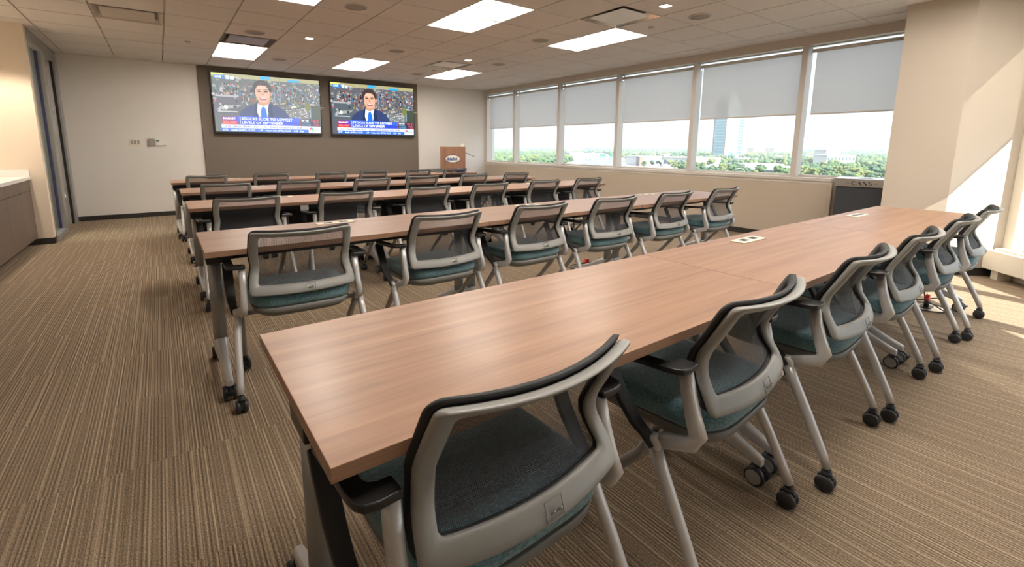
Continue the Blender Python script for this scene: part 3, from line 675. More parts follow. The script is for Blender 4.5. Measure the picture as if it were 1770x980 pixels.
# ------------------------------------------------------------------ table
TL, TD, TH = 1.541, .6045, .73
def make_table(panel, socket):
    t = empty('training_table', 'x', 'table')
    q = MB(); q.box((.0015, 0, TH - .027), (TL - .0015, TD, TH)); q.build('tabletop', M['wood'], t, bevel=.0015)
    q = MB(); q.box((.06, .10, TH - .062), (TL - .06, .13, TH - .028)); q.box((.06, TD - .13, TH - .062), (TL - .06, TD - .10, TH - .028))
    q.bar((.06, .30, TH - .075), (TL - .06, .30, TH - .075), .05, .035); q.build('under_rail', M['black'], t)
    for sx in (0, 1):
        cx = .052 if sx == 0 else TL - .052; s = 1 if sx == 0 else -1
        q = MB(); q.box((cx - .03, .06, TH - .05), (cx + .03, TD - .06, TH - .028)); q.box((cx - .036, TD / 2 - .06, TH - .11), (cx + .036, TD / 2 + .06, TH - .05)); q.build('flip_bracket', M['black'], t, bevel=.006)
        lg = MB(); lg.tube([(cx, TD / 2, .145), (cx, TD / 2, .66)], .031, 24); lo = lg.build('leg', M['silver_d'], t)
        lg = MB()
        for dy in (-1, 1):
            rings = []
            for k, (yy, zz, w_, h_) in enumerate([(.0, .185, .066, .085), (.05, .178, .060, .085), (.12, .15, .046, .062), (.20, .118, .037, .048), (.265, .095, .032, .040), (.29, .088, .028, .032)]):
                cy = TD / 2 + dy * yy
                rings.append([(cx + w_ / 2 * a, cy, zz + h_ / 2 * b) for a, b in ((-1, -.7), (-.7, -1), (.7, -1), (1, -.7), (1, .6), (.6, 1), (-.6, 1), (-1, .6))])
            lg.loft(rings, 0, True, False)
        ft = lg.build('foot', M['silver'], t, bevel=.003)
        for dy in (-1, 1):
            cs = MB(); cy = TD / 2 + dy * .275
            cs.cyl((cx, cy, .05), (cx, cy, .085), .010, 12)
            for k in (-1, 1):
                cs.lathe([(.008, -.011), (.030, -.011), (.035, -.006), (.035, .006), (.030, .011), (.027, .011), (.0265, .0095), (.002, .0095)], (cx + k * .021, cy, .036), 'x', 24, 0)
                cs.lathe([(.0265, -.0008), (.0265, .0008), (.001, .0008)], (cx + k * .0325, cy, .036), 'x', 24, 1)
            cs.box((cx - .009, cy - .026, .028), (cx + .009, cy + .026, .062)); cs.box((cx - .014, cy + dy * .028, .048), (cx + .014, cy + dy * .046, .056))
            cs.build('caster', [M['rubber'], M['hub']], ft)
    if panel:
        q = MB(); q.box((.09, TD - .085, .46), (TL - .09, TD - .079, TH - .0625)); q.build('modesty_panel', M['blackpanel'], t)
    if socket:
        q = MB(); x, y = TL / 2 - .045, TD - .105
        q.box((x - .115, y - .038, TH + .0003), (x + .115, y + .038, TH + .0045)); so = q.build('power_socket', M['creamplate'], t, bevel=.0025)
        for dx in (-.048, .048):
            q = MB(); q.box((x + dx - .026, y - .017, TH + .005), (x + dx + .026, y + .017, TH + .006)); q.build('outlet', M['ink'], so)
    index_kids(t); return t
rows_y = [1.2454, 2.983, 4.7437, 6.17, 7.7497]; rows_x = [.1592, .1165, .1317, .1302, .0723]
rown = ['last row, closest to the camera', 'fourth row from the screens', 'middle row', 'second row from the screens', 'first row, closest to the screens']
segn = ['aisle end table', 'centre table', 'window end table']
protos = {}
for r in range(5):
    for s in range(3):
        socket = not (r == 0 and s == 0); panel = r >= 2
        lab = 'walnut flip table on casters, %s of the %s' % (segn[s], rown[r])
        loc = (rows_x[r] + s * TL, rows_y[r] - TD + (.0, .002, -.003)[s], 0)
        if (panel, socket) not in protos:
            t = make_table(panel, socket); protos[(panel, socket)] = t; t.location = loc; t['label'] = lab; t['group'] = 'walnut training tables'
        else: dup(protos[(panel, socket)], loc, 0, lab, 'walnut training tables')

# ------------------------------------------------------------------ chair
def prof_y(b):   # rear-to-front profile of the back, b = height above the frame's bottom edge
    pts = [(-.02, .040), (0, .043), (.05, .062), (.095, .092), (.125, .100), (.16, .094), (.22, .062), (.27, .040), (.31, .021), (.335, .010)]
    b = b * 1.07
    for (b0, y0), (b1, y1) in zip(pts[:-1], pts[1:]):
        if b <= b1: k = (b - b0) / (b1 - b0); return y0 + (y1 - y0) * k
    return pts[-1][1]
ZB = .522
def halfw(b): return .238 - .016 * min(1, max(0, (b - .05) / .25)) - .012 * math.exp(-((b - .12) / .04) ** 2)
def back_pt(a, b, d):    # a: across as a fraction of half width, b: height, d: depth forward
    x = a * halfw(b)
    bow = -(.036 + .045 * b) * (1 - a * a)
    return Vector((x, prof_y(b) + bow + d, ZB + b - .006 * (1 - a * a)))
def rrect(a0, b0, a1, b1, ra, rb, n=6, m=7):
    """rounded rectangle in (a,b); corners with n points, sides with m extra points"""
    pts = []
    cs = [((a1 - ra, b0 + rb), -90), ((a1 - ra, b1 - rb), 0), ((a0 + ra, b1 - rb), 90), ((a0 + ra, b0 + rb), 180)]
    for i, ((cx, cy), s) in enumerate(cs):
        arcp = [(cx + ra * math.cos(math.radians(s + 90 * k / n)), cy + rb * math.sin(math.radians(s + 90 * k / n))) for k in range(n + 1)]
        pts += arcp
        (nx, ny), s2 = cs[(i + 1) % 4]
        nxt = (nx + ra * math.cos(math.radians(s2)), ny + rb * math.sin(math.radians(s2))); la = arcp[-1]
        for k in range(1, m + 1): f_ = k / (m + 1); pts.append((la[0] + (nxt[0] - la[0]) * f_, la[1] + (nxt[1] - la[1]) * f_))
    return pts
def make_chair():
    t = empty('training_chair', 'x', 'chair')
    outer = rrect(-1, 0, 1, .300, .065, .016); inner = rrect(-.825, .046, .825, .274, .05, .013)
    n = len(outer)
    rings = []
    for i in range(n):
        (oa, ob), (ia, ib) = outer[i], inner[i]
        ma, mb_ = oa * .5 + ia * .5, ob * .5 + ib * .5
        lip = -.007 * min(1, max(0, (ob - .24) / .05))
        ring = [back_pt(oa, ob, .014), back_pt(oa, ob, -.006 + lip), back_pt(oa * .90 + ia * .10, ob * .90 + ib * .10, -.013 + lip), back_pt(oa * .3 + ia * .7, ob * .3 + ib * .7, -.009), back_pt(ia, ib, -.001), back_pt(ia * 1.0, ib, .014)]
        rings.append(ring)
    q = MB(); q.loft(rings, 0, False, True, closed=True); bf = q.build('back_frame', M['greyplastic'], t, bevel=.0)
    bf.modifiers.new('sub', 'SUBSURF').levels = 1; bf.modifiers['sub'].render_levels = 1
    # logo plate
    q = MB()
    def on(a, b, d): return back_pt(a, b, d)
    fr = [(-.01, .009), (.17, .009), (.17, .043), (-.01, .043)]
    for k in range(4):
        p0, p1 = fr[k], fr[(k + 1) % 4]; q.bar(on(p0[0], p0[1], -.0125), on(p1[0], p1[1], -.0125), .0016, .0016)
    bp_ = q.build('maker_plate', M['greyplastic'], bf)
    p = on(.085, .026, -.0135)
    text('ofs', .022, M['greyplastic'], bf, (.006, p.y - .0008 - .0, ZB + .013), (math.radians(96 + 22), 0, 0), ext=.0012, shear=.2, name='maker_mark')
    # mesh wrapped on the front
    q = MB(); o2 = rrect(-1.012, .004, 1.012, .308, .14, .03); i2 = rrect(-.85, .038, .85, .282, .05, .013)
    rings = []
    for i in range(n):
        (oa, ob), (ia, ib) = o2[i], i2[i]
        rings.append([back_pt(oa, ob, .0145), back_pt(oa, ob, .022), back_pt(oa * .9 + ia * .1, ob * .9 + ib * .1, .028), back_pt(ia, ib, .024), back_pt(ia, ib, .0145)])
    q.loft(rings, 0, False, True, closed=True)
    na, nb = 16, 14; vs = []
    for j in range(nb + 1):
        for i in range(na + 1):
            a = -.86 + 1.72 * i / na; b = .035 + .249 * j / nb; vs.append(back_pt(a, b, .0185))
    fs = [(j * (na + 1) + i, j * (na + 1) + i + 1, (j + 1) * (na + 1) + i + 1, (j + 1) * (na + 1) + i) for j in range(nb) for i in range(na)]
    q.add(vs, fs, 1, True)
    q.build('back_mesh', [M['black_mesh'], M['net']], t, fix=False)
    # seat
    def sq(w_, d_, cy, z, e=4.5, nn=40, waist=0.):
        ring = []
        for k in range(nn):
            th_ = 2 * PI * k / nn; cx_, sy_ = math.cos(th_), math.sin(th_)
            ring.append((w_ * math.copysign(abs(cx_) ** (2 / e), cx_), cy + d_ * math.copysign(abs(sy_) ** (2 / e), sy_), z(th_) if callable(z) else z))
        return ring
    q = MB(); dip = lambda z, k: (lambda th_: z + .016 - .012 * k * max(0, math.sin(th_)) ** 2)
    q.loft([sq(.205, .21, .265, dip(.433, 1)), sq(.224, .226, .265, dip(.437, 1)), sq(.234, .237, .265, dip(.452, 1)), sq(.232, .236, .265, dip(.478, 1)), sq(.226, .230, .265, dip(.489, 1)), sq(.20, .205, .265, dip(.494, 1)), sq(.12, .12, .265, dip(.490, 1)), sq(.01, .01, .265, dip(.488, 0))], 0, True)
    q.build('seat_cushion', M['teal'], t)
    q = MB(); q.loft([sq(.15, .16, .262, .398), sq(.20, .20, .262, .404), sq(.224, .228, .263, .425), sq(.228, .232, .264, .452)], 0, True); q.build('seat_shell', M['shell'], t)
    q = MB(); q.cyl((-.285, .165, .410), (.285, .165, .410), .012, 14); q.build('cross_tube', M['silver_d'], t)
    for s in (-1, 1):
        q = MB()    # L-shaped cast support
        path = [(.256, .108, .641), (.257, .096, .58), (.259, .078, .52), (.262, .060, .475), (.265, .075, .446), (.270, .108, .436), (.278, .150, .424)]
        wd = [.030, .034, .038, .042, .040, .036, .036]
        rings = []
        for k, pt in enumerate(path):
            p0 = Vector(path[max(0, k - 1)]); p1 = Vector(path[min(len(path) - 1, k + 1)]); d = (p1 - p0).normalized(); u = d.cross(Vector((1, 0, 0))).normalized()
            c_ = Vector((s * pt[0], pt[1], pt[2])); wx = .030 / 2; wu = wd[k] / 2
            rings.append([c_ + Vector((wx * a, 0, 0)) + u * wu * b for a, b in ((-1, -.6), (-.6, -1), (.6, -1), (1, -.6), (1, .6), (.6, 1), (-.6, 1), (-1, .6))])
        q.loft(rings, 0, True, True); q.build('arm_post', M['silver'], t)
        ap = MB()
        pl = [(.243, .082), (.285, .080), (.308, .086), (.319, .102), (.323, .130), (.326, .30), (.321, .325), (.306, .330), (.288, .318), (.286, .29), (.286, .150), (.281, .137), (.268, .130), (.243, .130)]
        m2 = len(pl); zz = lambda y: .660 - .012 * max(0, (y - .1) / .23)
        rings = [[(s * x * (1) - s * i0 * .004 * 0, y, zz(y) + dz) for x, y in pl] for i0, dz in enumerate((-.017, -.010, 0.0))]
        ap.loft(rings, 0, True, False); ar = ap.build('armrest', M['black'], t, bevel=.004)
        st = MB(); pth = [(.307, .322, .628), (.307, .300, .585), (.306, .255, .510), (.304, .215, .462), (.300, .182, .436), (.298, .160, .410)]; ww = [.044, .044, .042, .038, .032, .026]
        rings = []
        for k, pt in enumerate(pth):
            p0 = Vector(pth[max(0, k - 1)]); p1 = Vector(pth[min(len(pth) - 1, k + 1)]); d = (p1 - p0).normalized(); u = d.cross(Vector((1, 0, 0))).normalized(); c_ = Vector((s * pt[0], pt[1], pt[2]))
            rings.append([c_ + Vector((ww[k] / 2 * a, 0, 0)) + u * .008 * b for a, b in ((-1, -1), (1, -1), (1, 1), (-1, 1))])
        st.loft(rings, 0, True, False); st.build('armrest_strap', M['black'], ar, bevel=.003)
        # hub
        q = MB(); q.lathe([(.001, -.022), (.018, -.022), (.024, -.016), (.024, .012), (.018, .02), (.001, .02)], (s * .284, .165, .414), 'x', 18); q.build('hinge', M['silver'], t)
        # legs
        for (nm, pts, cy) in (('rear', [(.290, .160, .405), (.294, .135, .355), (.300, .085, .262), (.306, .020, .130), (.308, .000, .084)], 0.), ('front', [(.276, .185, .400), (.272, .215, .350), (.266, .32, .23), (.258, .430, .120), (.256, .462, .084)], .468)):
            lgm = MB(); lgm.tube([(s * x, y, z) for x, y, z in pts], [.0185, .0175, .0165, .0155, .015] if nm == 'rear' else [.017, .016, .015, .014, .0135], 16); lo = lgm.build('leg', M['silver'] if nm == 'rear' else M['silver_d'], t)
            cx, ccy = s * pts[-1][0], cy
            cs = MB(); cs.cyl((s * pts[-1][0], pts[-1][1], .083), (cx, ccy, .055), .0125, 14)
            cs.cyl((cx, ccy, .072), (cx, ccy, .058), .017, 14)
            for k in (-1, 1):
                cs.lathe([(.001, -.011), (.024, -.011), (.0285, -.006), (.030, 0), (.0285, .006), (.023, .011), (.001, .012)], (cx + k * .0145, ccy + cyo, .030), 'x', 24, 0)
            cs.box((cx - .006, ccy - .024 + cyo, .022), (cx + .006, ccy + .022 + cyo, .056))
            cs.build('caster', M['rubber'], lo)
    index_kids(t); return t
cyo = 0.
M['black_mesh'] = pbr('black_mesh_edging', (.022, .022, .024), .65, bump=.3, bscale=700)
chx = [[.512, 1.31, 2.12, 2.84, 3.625, 4.35], [.505, 1.315, 2.05, 2.80, 3.57, 4.34], [.50, 1.25, 2.085, 2.81, 3.58, 4.31], [.515, 1.22, 2.05, 2.76, 3.56, 4.28], [.455, 1.235, 2.03, 2.72, 3.49, 4.18]]
chy = [[.545, .530, .530, .530, .530, .530], [2.235, 2.27, 2.29, 2.29, 2.28, 2.26], [3.86, 3.87, 3.96, 3.97, 3.97, 3.98], [5.40, 5.40, 5.36, 5.45, 5.44, 5.40], [6.94, 7.04, 6.95, 7.06, 7.04, 7.00]]
cha = [[1.5, 4.5, 3.5, 3, 3, 3.5], [-3, 1.5, 1.5, 0, 2, 3], [0, -2, 3, 2, 3, 2], [-2, 1, 2, 1, 2, 2], [0, 1, 1, 1, 1, 2]]
seatn = ['aisle end seat', 'second seat from the aisle', 'third seat from the aisle', 'fourth seat from the aisle', 'second seat from the window end', 'window end seat']
ch0 = None
for r in range(5):
    for k in range(6):
        lab = 'grey mesh-back chair, %s, %s' % (seatn[k], rown[r])
        loc = (chx[r][k], chy[r][k], 0)
        if ch0 is None:
            ch0 = make_chair(); ch0.location = loc; ch0.rotation_euler = (0, 0, math.radians(cha[r][k])); ch0['label'] = lab; ch0['group'] = 'mesh-back training chairs'
        else: dup(ch0, loc, math.radians(cha[r][k]), lab, 'mesh-back training chairs')

# things on the first table row
o = empty('laptop', 'black open laptop lying on the first row in front of the podium', 'laptop', (4.20, 7.58, .7304), math.radians(8))
q = MB(); q.box((-.16, -.11, 0), (.16, .11, .014)); q.build('keyboard_base', M['black'], o, bevel=.003)
q = MB(); q.add([(-.16, .11, .015), (.16, .11, .015), (.16, .20, .06), (-.16, .20, .06), (-.16, .116, .010), (.16, .116, .010), (.16, .206, .055), (-.16, .206, .055)], [(0, 1, 2, 3), (4, 7, 6, 5), (0, 4, 5, 1), (1, 5, 6, 2), (2, 6, 7, 3), (3, 7, 4, 0)]); q.build('lid', M['black'], o)
q = MB(); q.box((-.07, -.06, 0), (.07, .06, .07), 0); q.box((-.071, -.061, .0705), (.071, .061, .075), 0); o = q.build('storage_box', M['navy'], bevel=.004); o.location = (4.50, 7.42, .7304); tag(o, 'small navy box on the first table row before the podium', 'box')
q = MB(); q.box((0, 0, 0), (.065, .003, .05)); o = q.build('paper_tag', M['whiteplastic']); o.location = (.93, 4.16, .652); tag(o, 'white paper tag hanging under the middle row table', 'tag')

# floor power boxes
def floor_box(x, y, label):
    o = empty('floor_power_box', label, 'floor outlet', (x, y, 0), 0, 'round floor outlets with red plugs')
    q = MB(); q.lathe([(.001, .004), (.10, .004), (.118, .001), (.118, .0), (.001, 0)], n=32); q.build('cover_plate', M['steel'], o)
    q = MB(); q.lathe([(.125, .0005), (.125, .006), (.119, .007), (.1185, .0005)], n=32); q.build('rim', M['black'], o)
    q = MB(); q.box((-.05, -.035, .0045), (.05, .035, .008)); q.cyl((0, 0, .008), (0, 0, .055), .017, 14); q.build('plug', M['black'], o)
    q = MB(); q.box((-.028, -.014, .056), (.028, .014, .075)); q.add([(-.028, -.012, .075), (.028, -.012, .075), (.034, .012, .105), (.008, .010, .088), (-.02, .012, .098)], [(0, 1, 2, 3, 4)]); q.box((-.012, -.011, .075), (.03, .012, .098)); q.build('red_connector', M['red'], o, bevel=.003)
    pts = [(.02, .01, .06)]; n = 26
    for k in range(n + 1):
        a = 2 * PI * k / n * .72 - .4; pts.append((.0 + .155 * math.cos(a), -.0 + .155 * math.sin(a), .014 + .03 * math.sin(PI * k / n) ** 2 * 0 + (.05 * (1 - k / 5) if k < 5 else 0)))
    pts += [(-.17, -.02, .10), (-.16, .02, .28), (-.14, .05, .48), (-.12, .08, .66)]
    q = MB(); q.tube(pts, .0045, 8); q.build('cable', M['black'], o)
floor_box(4.655, .83, 'round floor outlet with a red plug under the window end table of the last row')
floor_box(3.35, 3.12, 'round floor outlet with a red plug beyond the fourth row')

# ------------------------------------------------------------------ outside world
gm, t, out = nt('city_ground')
tc = N(t, 'TexCoord'); n1 = N(t, 'TexNoise'); n1.inputs['Scale'].default_value = .012; n1.inputs['Detail'].default_value = 6; L(t, tc.outputs['Object'], n1.inputs['Vector'])
r_ = N(t, 'ValToRGB'); e = r_.color_ramp.elements; e[0].position = .42; e[1].position = .56; e[0].color = col((.06, .09, .03)); e[1].color = col((.27, .26, .235)); L(t, n1.outputs[0], r_.inputs[0])
b = N(t, 'BsdfDiffuse'); L(t, r_.outputs[0], b.inputs[0]); L(t, b.outputs[0], out.inputs[0])
q = MB(); q.add([(60, -3000, GZ), (16000, -3000, GZ), (16000, 16000, GZ), (60, 16000, GZ)], [(0, 1, 2, 3)])
o = struct(q.build('ground', gm, fix=False), 'city ground far below the windows')
M['leafA'] = pbr('foliage_olive', (.105, .13, .04), .9, noise=.5, nscale=.5); M['leafB'] = pbr('foliage_green', (.06, .105, .035), .9, noise=.5, nscale=.5); M['leafC'] = pbr('foliage_blue_green', (.045, .085, .045), .9, noise=.3, nscale=.3); M['bark'] = pbr('bark', (.09, .065, .045), .9)
M['bwhite'] = pbr('white_stucco', (.42, .415, .40), .8); M['bgrey'] = pbr('grey_building', (.26, .265, .28), .8); M['btan'] = pbr('tan_building', (.38, .33, .26), .8); M['bglass'] = pbr('teal_curtain_glass', (.05, .17, .20), .2, spec=.8); M['bpale'] = pbr('pale_curtain_glass', (.27, .35, .37), .3)
M['granite'] = pbr('brown_granite', (.17, .12, .10), .6); M['asph'] = pbr('asphalt', (.12, .125, .14), .9); M['linew'] = pbr('road_shoulder', (.62, .58, .50), .9); M['pole'] = pbr('galvanised_pole', (.62, .63, .64), .5); M['darkwin'] = pbr('dark_window', (.08, .11, .13), .3); M['broof'] = pbr('blue_grey_roof', (.30, .33, .38), .7); M['signgreen'] = pbr('highway_sign_green', (.02, .16, .12), .6)

def blob(mb, c, r, seed, mi=0, sub=2, sq=.75):
    bm = bmesh.new(); bmesh.ops.create_icosphere(bm, subdivisions=sub, radius=1); rn = random.Random(seed)
    vs = []
    for v in bm.verts:
        k = 1 + rn.uniform(-.16, .16); vs.append((c[0] + v.co.x * r * k, c[1] + v.co.y * r * k, c[2] + v.co.z * r * sq * k))
    bm.verts.index_update(); fs = [tuple(v.index for v in f_.verts) for f_ in bm.faces]; bm.free(); mb.add(vs, fs, mi, True)
trees = []
for k in range(6):
    q = MB(); rn = random.Random(40 + k); q.cyl((0, 0, 0), (0, 0, 5), .4, 8, 1)
    for j in range(26):
        a = rn.uniform(0, 2 * PI); hh = rn.uniform(3.5, 10.5); rd = 3.9 * math.sqrt(max(.05, 1 - ((hh - 6.5) / 5) ** 2)) * rn.uniform(.3, 1)
        blob(q, (rd * math.cos(a), rd * math.sin(a), hh), rn.uniform(1.1, 2.1), k * 99 + j, 0, 1, .8)
    me = q.build('tree', [M['leafA'] if k % 3 == 0 else M['leafB'] if k % 3 == 1 else M['leafC'], M['bark']], fix=False)
    for p_ in me.data.polygons: p_.use_smooth = False
    trees.append(me)
# keep-clear zones for trees (buildings, road) are given as pixel-free ground polygons later
rn = random.Random(5); placed = []
clear = []
def add_clear(p, rad): clear.append((p.x, p.y, rad))
# buildings -------------------------------------------------------------
def building(name, label, p, q_, depth, h, mat, bands=0, wins=None, roof=None, cat='building'):
    """front edge from ground point p to ground point q_, extends away from the camera"""
    p, q_ = Vector(p), Vector(q_); d = (q_ - p); ln = d.length; d.normalize(); n = Vector((-d.y, d.x, 0)); n = n if n.dot(p) > 0 else -n
    ang = math.atan2(d.y, d.x); e_ = empty(name, label, cat, (p.x, p.y, GZ), ang)
    s = 1 if (Vector((-math.sin(ang), math.cos(ang), 0)).dot(n) > 0) else -1
    b_ = MB(); b_.box((0, min(0, s * depth), 0), (ln, max(0, s * depth), h)); b_.build('walls', mat, e_)
    pr = MB(); pr.box((-.6, min(-s * .6, s * depth), h), (ln + .6, max(-s * .6, s * depth), h + 1.2)); pr.build('parapet', M['bwhite'] if roof is None else roof, e_)
    if wins:
        rows_, cols_ = wins
        for i in range(rows_):
            w_ = MB()
            for j in range(cols_):
                x = ln * (j + .5) / cols_; z = h * (i + .55) / rows_
                w_.box((x - ln / cols_ * .25, -s * .3 if s > 0 else .05, z - h / rows_ * .2), (x + ln / cols_ * .25, -s * .05 if s > 0 else .3, z + h / rows_ * .2))
            w_.build('window_band', M['darkwin'], e_)
    mid = (p + q_) / 2 + n * depth / 2; add_clear(mid, max(ln, depth) * .62)
    return e_
gp = ground
building('office_building', 'white three-storey office block with small square windows, seen above the can bin', gp(1427, 293), gp(1476, 293), 22, 17, M['bwhite'], wins=(2, 8))
building('office_annex', 'white windowless block joined behind the white office', gp(1425, 290.5), gp(1450, 290.5), 20, 23, M['bwhite'])
building('warehouse', 'long grey and white low warehouse behind the white office', gp(1390, 279), gp(1428, 279), 28, 11, M['bgrey'])
building('shopping_store', 'white low store with a pale roof in the fourth window', gp(1145, 288), gp(1192, 290), 45, 12.5, M['bwhite'], wins=(1, 5))
building('shopping_store', 'white low store with a dark entrance block in the fourth window', gp(1113, 287), gp(1143, 286.5), 40, 12.5, M['bwhite'])
building('entrance_block', 'dark brick entrance block at the end of the white store', gp(1105, 287), gp(1112.5, 287), 12, 13, M['granite'])
building('apartment_block', 'long cream apartment block beside the glass tower', gp(1301, 268), gp(1332, 268), 40, 26, M['btan'], wins=(4, 9))
building('apartment_block', 'long cream apartment block further from the glass tower', gp(1337, 269), gp(1374, 269), 40, 25, M['btan'], wins=(4, 10))
building('parking_tower', 'slim cream building touching the glass tower', gp(1280, 271), gp(1290, 271), 25, 30, M['btan'], wins=(6, 2))
building('strip_mall', 'low cream strip mall below the apartment blocks', gp(1287, 297), gp(1353, 297), 40, 7.5, M['btan'], wins=(1, 9), roof=M['bwhite'])
building('strip_mall', 'long low grey roofed mall in front of the cream apartments', gp(1321, 276), gp(1362, 278.5), 35, 8, M['bgrey'], roof=M['bwhite'])
building('small_store', 'small white store below the glass tower', gp(1282, 283), gp(1309, 283), 25, 8, M['bwhite'], wins=(1, 4))
building('small_store', 'white flat store at the edge of the fifth window', gp(1203, 287), gp(1216, 288), 25, 11, M['bwhite'])
building('small_store', 'white store partly hidden by trees beside the highway', gp(976, 276), gp(985, 277), 30, 14, M['bwhite'], roof=M['bgrey'])
building('small_store', 'white low store in the trees seen in the second window', gp(902, 264), gp(910, 264), 50, 12, M['bwhite'])
building('distant_block', 'white low buildings far away near the column', gp(1497, 266), gp(1536, 267), 60, 12, M['bwhite'])
building('distant_block', 'white flat block among trees near the column', gp(1505, 271), gp(1524, 272), 40, 11, M['bwhite'])
building('distant_block', 'pale houses in the trees beyond the highway', gp(1095, 269), gp(1103, 269), 30, 10, M['bwhite'])
building('distant_block', 'row of pale houses in front of the distant trees', gp(1108, 271), gp(1146, 272), 30, 9, M['bwhite'], roof=M['granite'])
q = MB(); c_ = gp(1335, 301); q.add([(c_.x - 26, c_.y - 26, GZ + 5), (c_.x + 26, c_.y - 26, GZ + 5), (c_.x + 26, c_.y + 26, GZ + 5), (c_.x - 26, c_.y + 26, GZ + 5), (c_.x, c_.y, GZ + 10.5)], [(0, 1, 4), (1, 2, 4), (2, 3, 4), (3, 0, 4), (3, 2, 1, 0)]); q.box((c_.x - 24, c_.y - 24, GZ), (c_.x + 24, c_.y + 24, GZ + 5)); o = q.build('hipped_pavilion', M['broof']); tag(o, 'blue-grey hipped roof pavilion below the cream strip mall', 'building')
# tower
Mp = Vector((1119, 603, 0)); th_ = math.radians(11.7); e2 = (R0 * math.cos(th_) + FW * math.sin(th_)); ang = math.atan2(e2.y, e2.x)
tw = empty('office_tower', 'tall twin-gabled glass office tower', 'building', (Mp.x, Mp.y, GZ), ang); S = 47.; Ht = 131.
add_clear(Mp + e2 * 20, 60)
q = MB(); q.box((0, 0, 0), (S, S, Ht)); q.build('glass_walls', M['bpale'], tw)
q = MB(); q.box((-.5, 5, 10), (-.05, S - 8, Ht + 4)); q.build('teal_wall', M['bglass'], tw)
for k in range(17):
    q = MB(); z = 12 + k * 7.2; q.box((-.9, 4, z), (-.55, S - 6, z + 1.5)); q.build('spandrel', M['bpale'], tw)
    q = MB(); q.box((S - 12, -.7, z), (S - 2.5, -.05, z + 4.2)); q.build('window_band', M['bglass'], tw)
for x0, y0 in ((-1.2, -1.2), (S - 2.2, -1.2), (-1.2, S - 5)):
    q = MB(); q.box((x0, y0, 0), (x0 + 3.2, y0 + 3.2, Ht + 12)); q.add([(x0, y0, Ht + 12), (x0 + 3.2, y0, Ht + 12), (x0 + 3.2, y0 + 3.2, Ht + 12), (x0, y0 + 3.2, Ht + 12), (x0 + 1.6, y0 + 1.6, Ht + 18)], [(0, 1, 4), (1, 2, 4), (2, 3, 4), (3, 0, 4)]); q.build('corner_pier', M['granite'], tw)
q = MB(); q.prism([(4, Ht), (S - 4, Ht), (S - 4, Ht + 4), (S / 2, Ht + 19), (4, Ht + 4)], 'y', 1, S - 1); q.build('gable', M['bpale'], tw)
q = MB(); q.prism([(8, Ht), (S - 12, Ht), (S - 12, Ht + 4), (S / 2 - 2, Ht + 18), (8, Ht + 4)], 'x', .5, S - 2); q.build('gable', M['bglass'], tw)
q = MB()
for p0, p1 in (((3, Ht + 1), (S / 2, Ht + 20)), ((S / 2, Ht + 20), (S - 3, Ht + 1))): q.bar((p0[0], .2, p0[1]), (p1[0], .2, p1[1]), 2, 3)
for p0, p1 in (((7, Ht + 1), (S / 2 - 2, Ht + 19)), ((S / 2 - 2, Ht + 19), (S - 11, Ht + 1))): q.bar((-.4, p0[0], p0[1]), (-.4, p1[0], p1[1]), 2, 3)
q.build('gable_trim', M['granite'], tw)
q = MB(); q.prism([(5, 0), (30, 0), (30, 12), (17.5, 23), (5, 12)], 'y', -3, -.1); q.build('entrance_gable', M['bwhite'], tw)
q = MB(); q.prism([(9, 0), (26, 0), (26, 10), (17.5, 17), (9, 10)], 'y', -3.5, -3.05); q.build('entrance_glass', M['bglass'], tw)
# highway
a1, a2 = gp(1045, 290), gp(1031, 273.5); d_ = (a2 - a1).normalized(); nn = Vector((-d_.y, d_.x, 0)); a0 = a1 - d_ * 260; a3 = a2 + d_ * 900
q = MB(); q.add([a0 - nn * 34 + Z * .4, a0 + nn * 34 + Z * .4, a3 + nn * 34 + Z * .4, a3 - nn * 34 + Z * .4], [(0, 1, 2, 3)]); 
for o_ in (-36, -2, 33): q.add([a0 + nn * o_ + Z * .8, a0 + nn * (o_ + 4) + Z * .8, a3 + nn * (o_ + 4) + Z * .8, a3 + nn * o_ + Z * .8], [(0, 1, 2, 3)], 1)
struct(q.build('road', [M['asph'], M['linew']], fix=False), 'wide highway below the third window')
for k in range(24):
    t_ = rn.uniform(0, 700); o_ = rn.choice((-27, -20, -13, 9, 16, 24)); p = a0 + d_ * (200 + t_) + nn * o_
    ang = math.atan2(d_.y, d_.x)
    q = MB(); q.box((-2.2, -.9, .5), (2.2, .9, 1.1)); q.add([(-1.4, -.8, 1.1), (1.1, -.8, 1.1), (1.1, .8, 1.1), (-1.4, .8, 1.1), (-1, -.7, 1.7), (.5, -.7, 1.7), (.5, .7, 1.7), (-1, .7, 1.7)], [(0, 1, 5, 4), (1, 2, 6, 5), (2, 3, 7, 6), (3, 0, 4, 7), (4, 5, 6, 7)])
    for wx in (-1.4, 1.4):
        q.cyl((wx, -.9, .35), (wx, .9, .35), .35, 10)
    o = q.build('car', M['bwhite'] if k % 3 else M['darkwin']); o.location = (p.x, p.y, GZ + .5); o.rotation_euler = (0, 0, ang); tag(o, 'tiny car on the highway far below the third window', 'car', 'cars on the highway')
for t_ in range(0, 1800, 60): clear.append(((a0 + d_ * t_).x, (a0 + d_ * t_).y, 50))
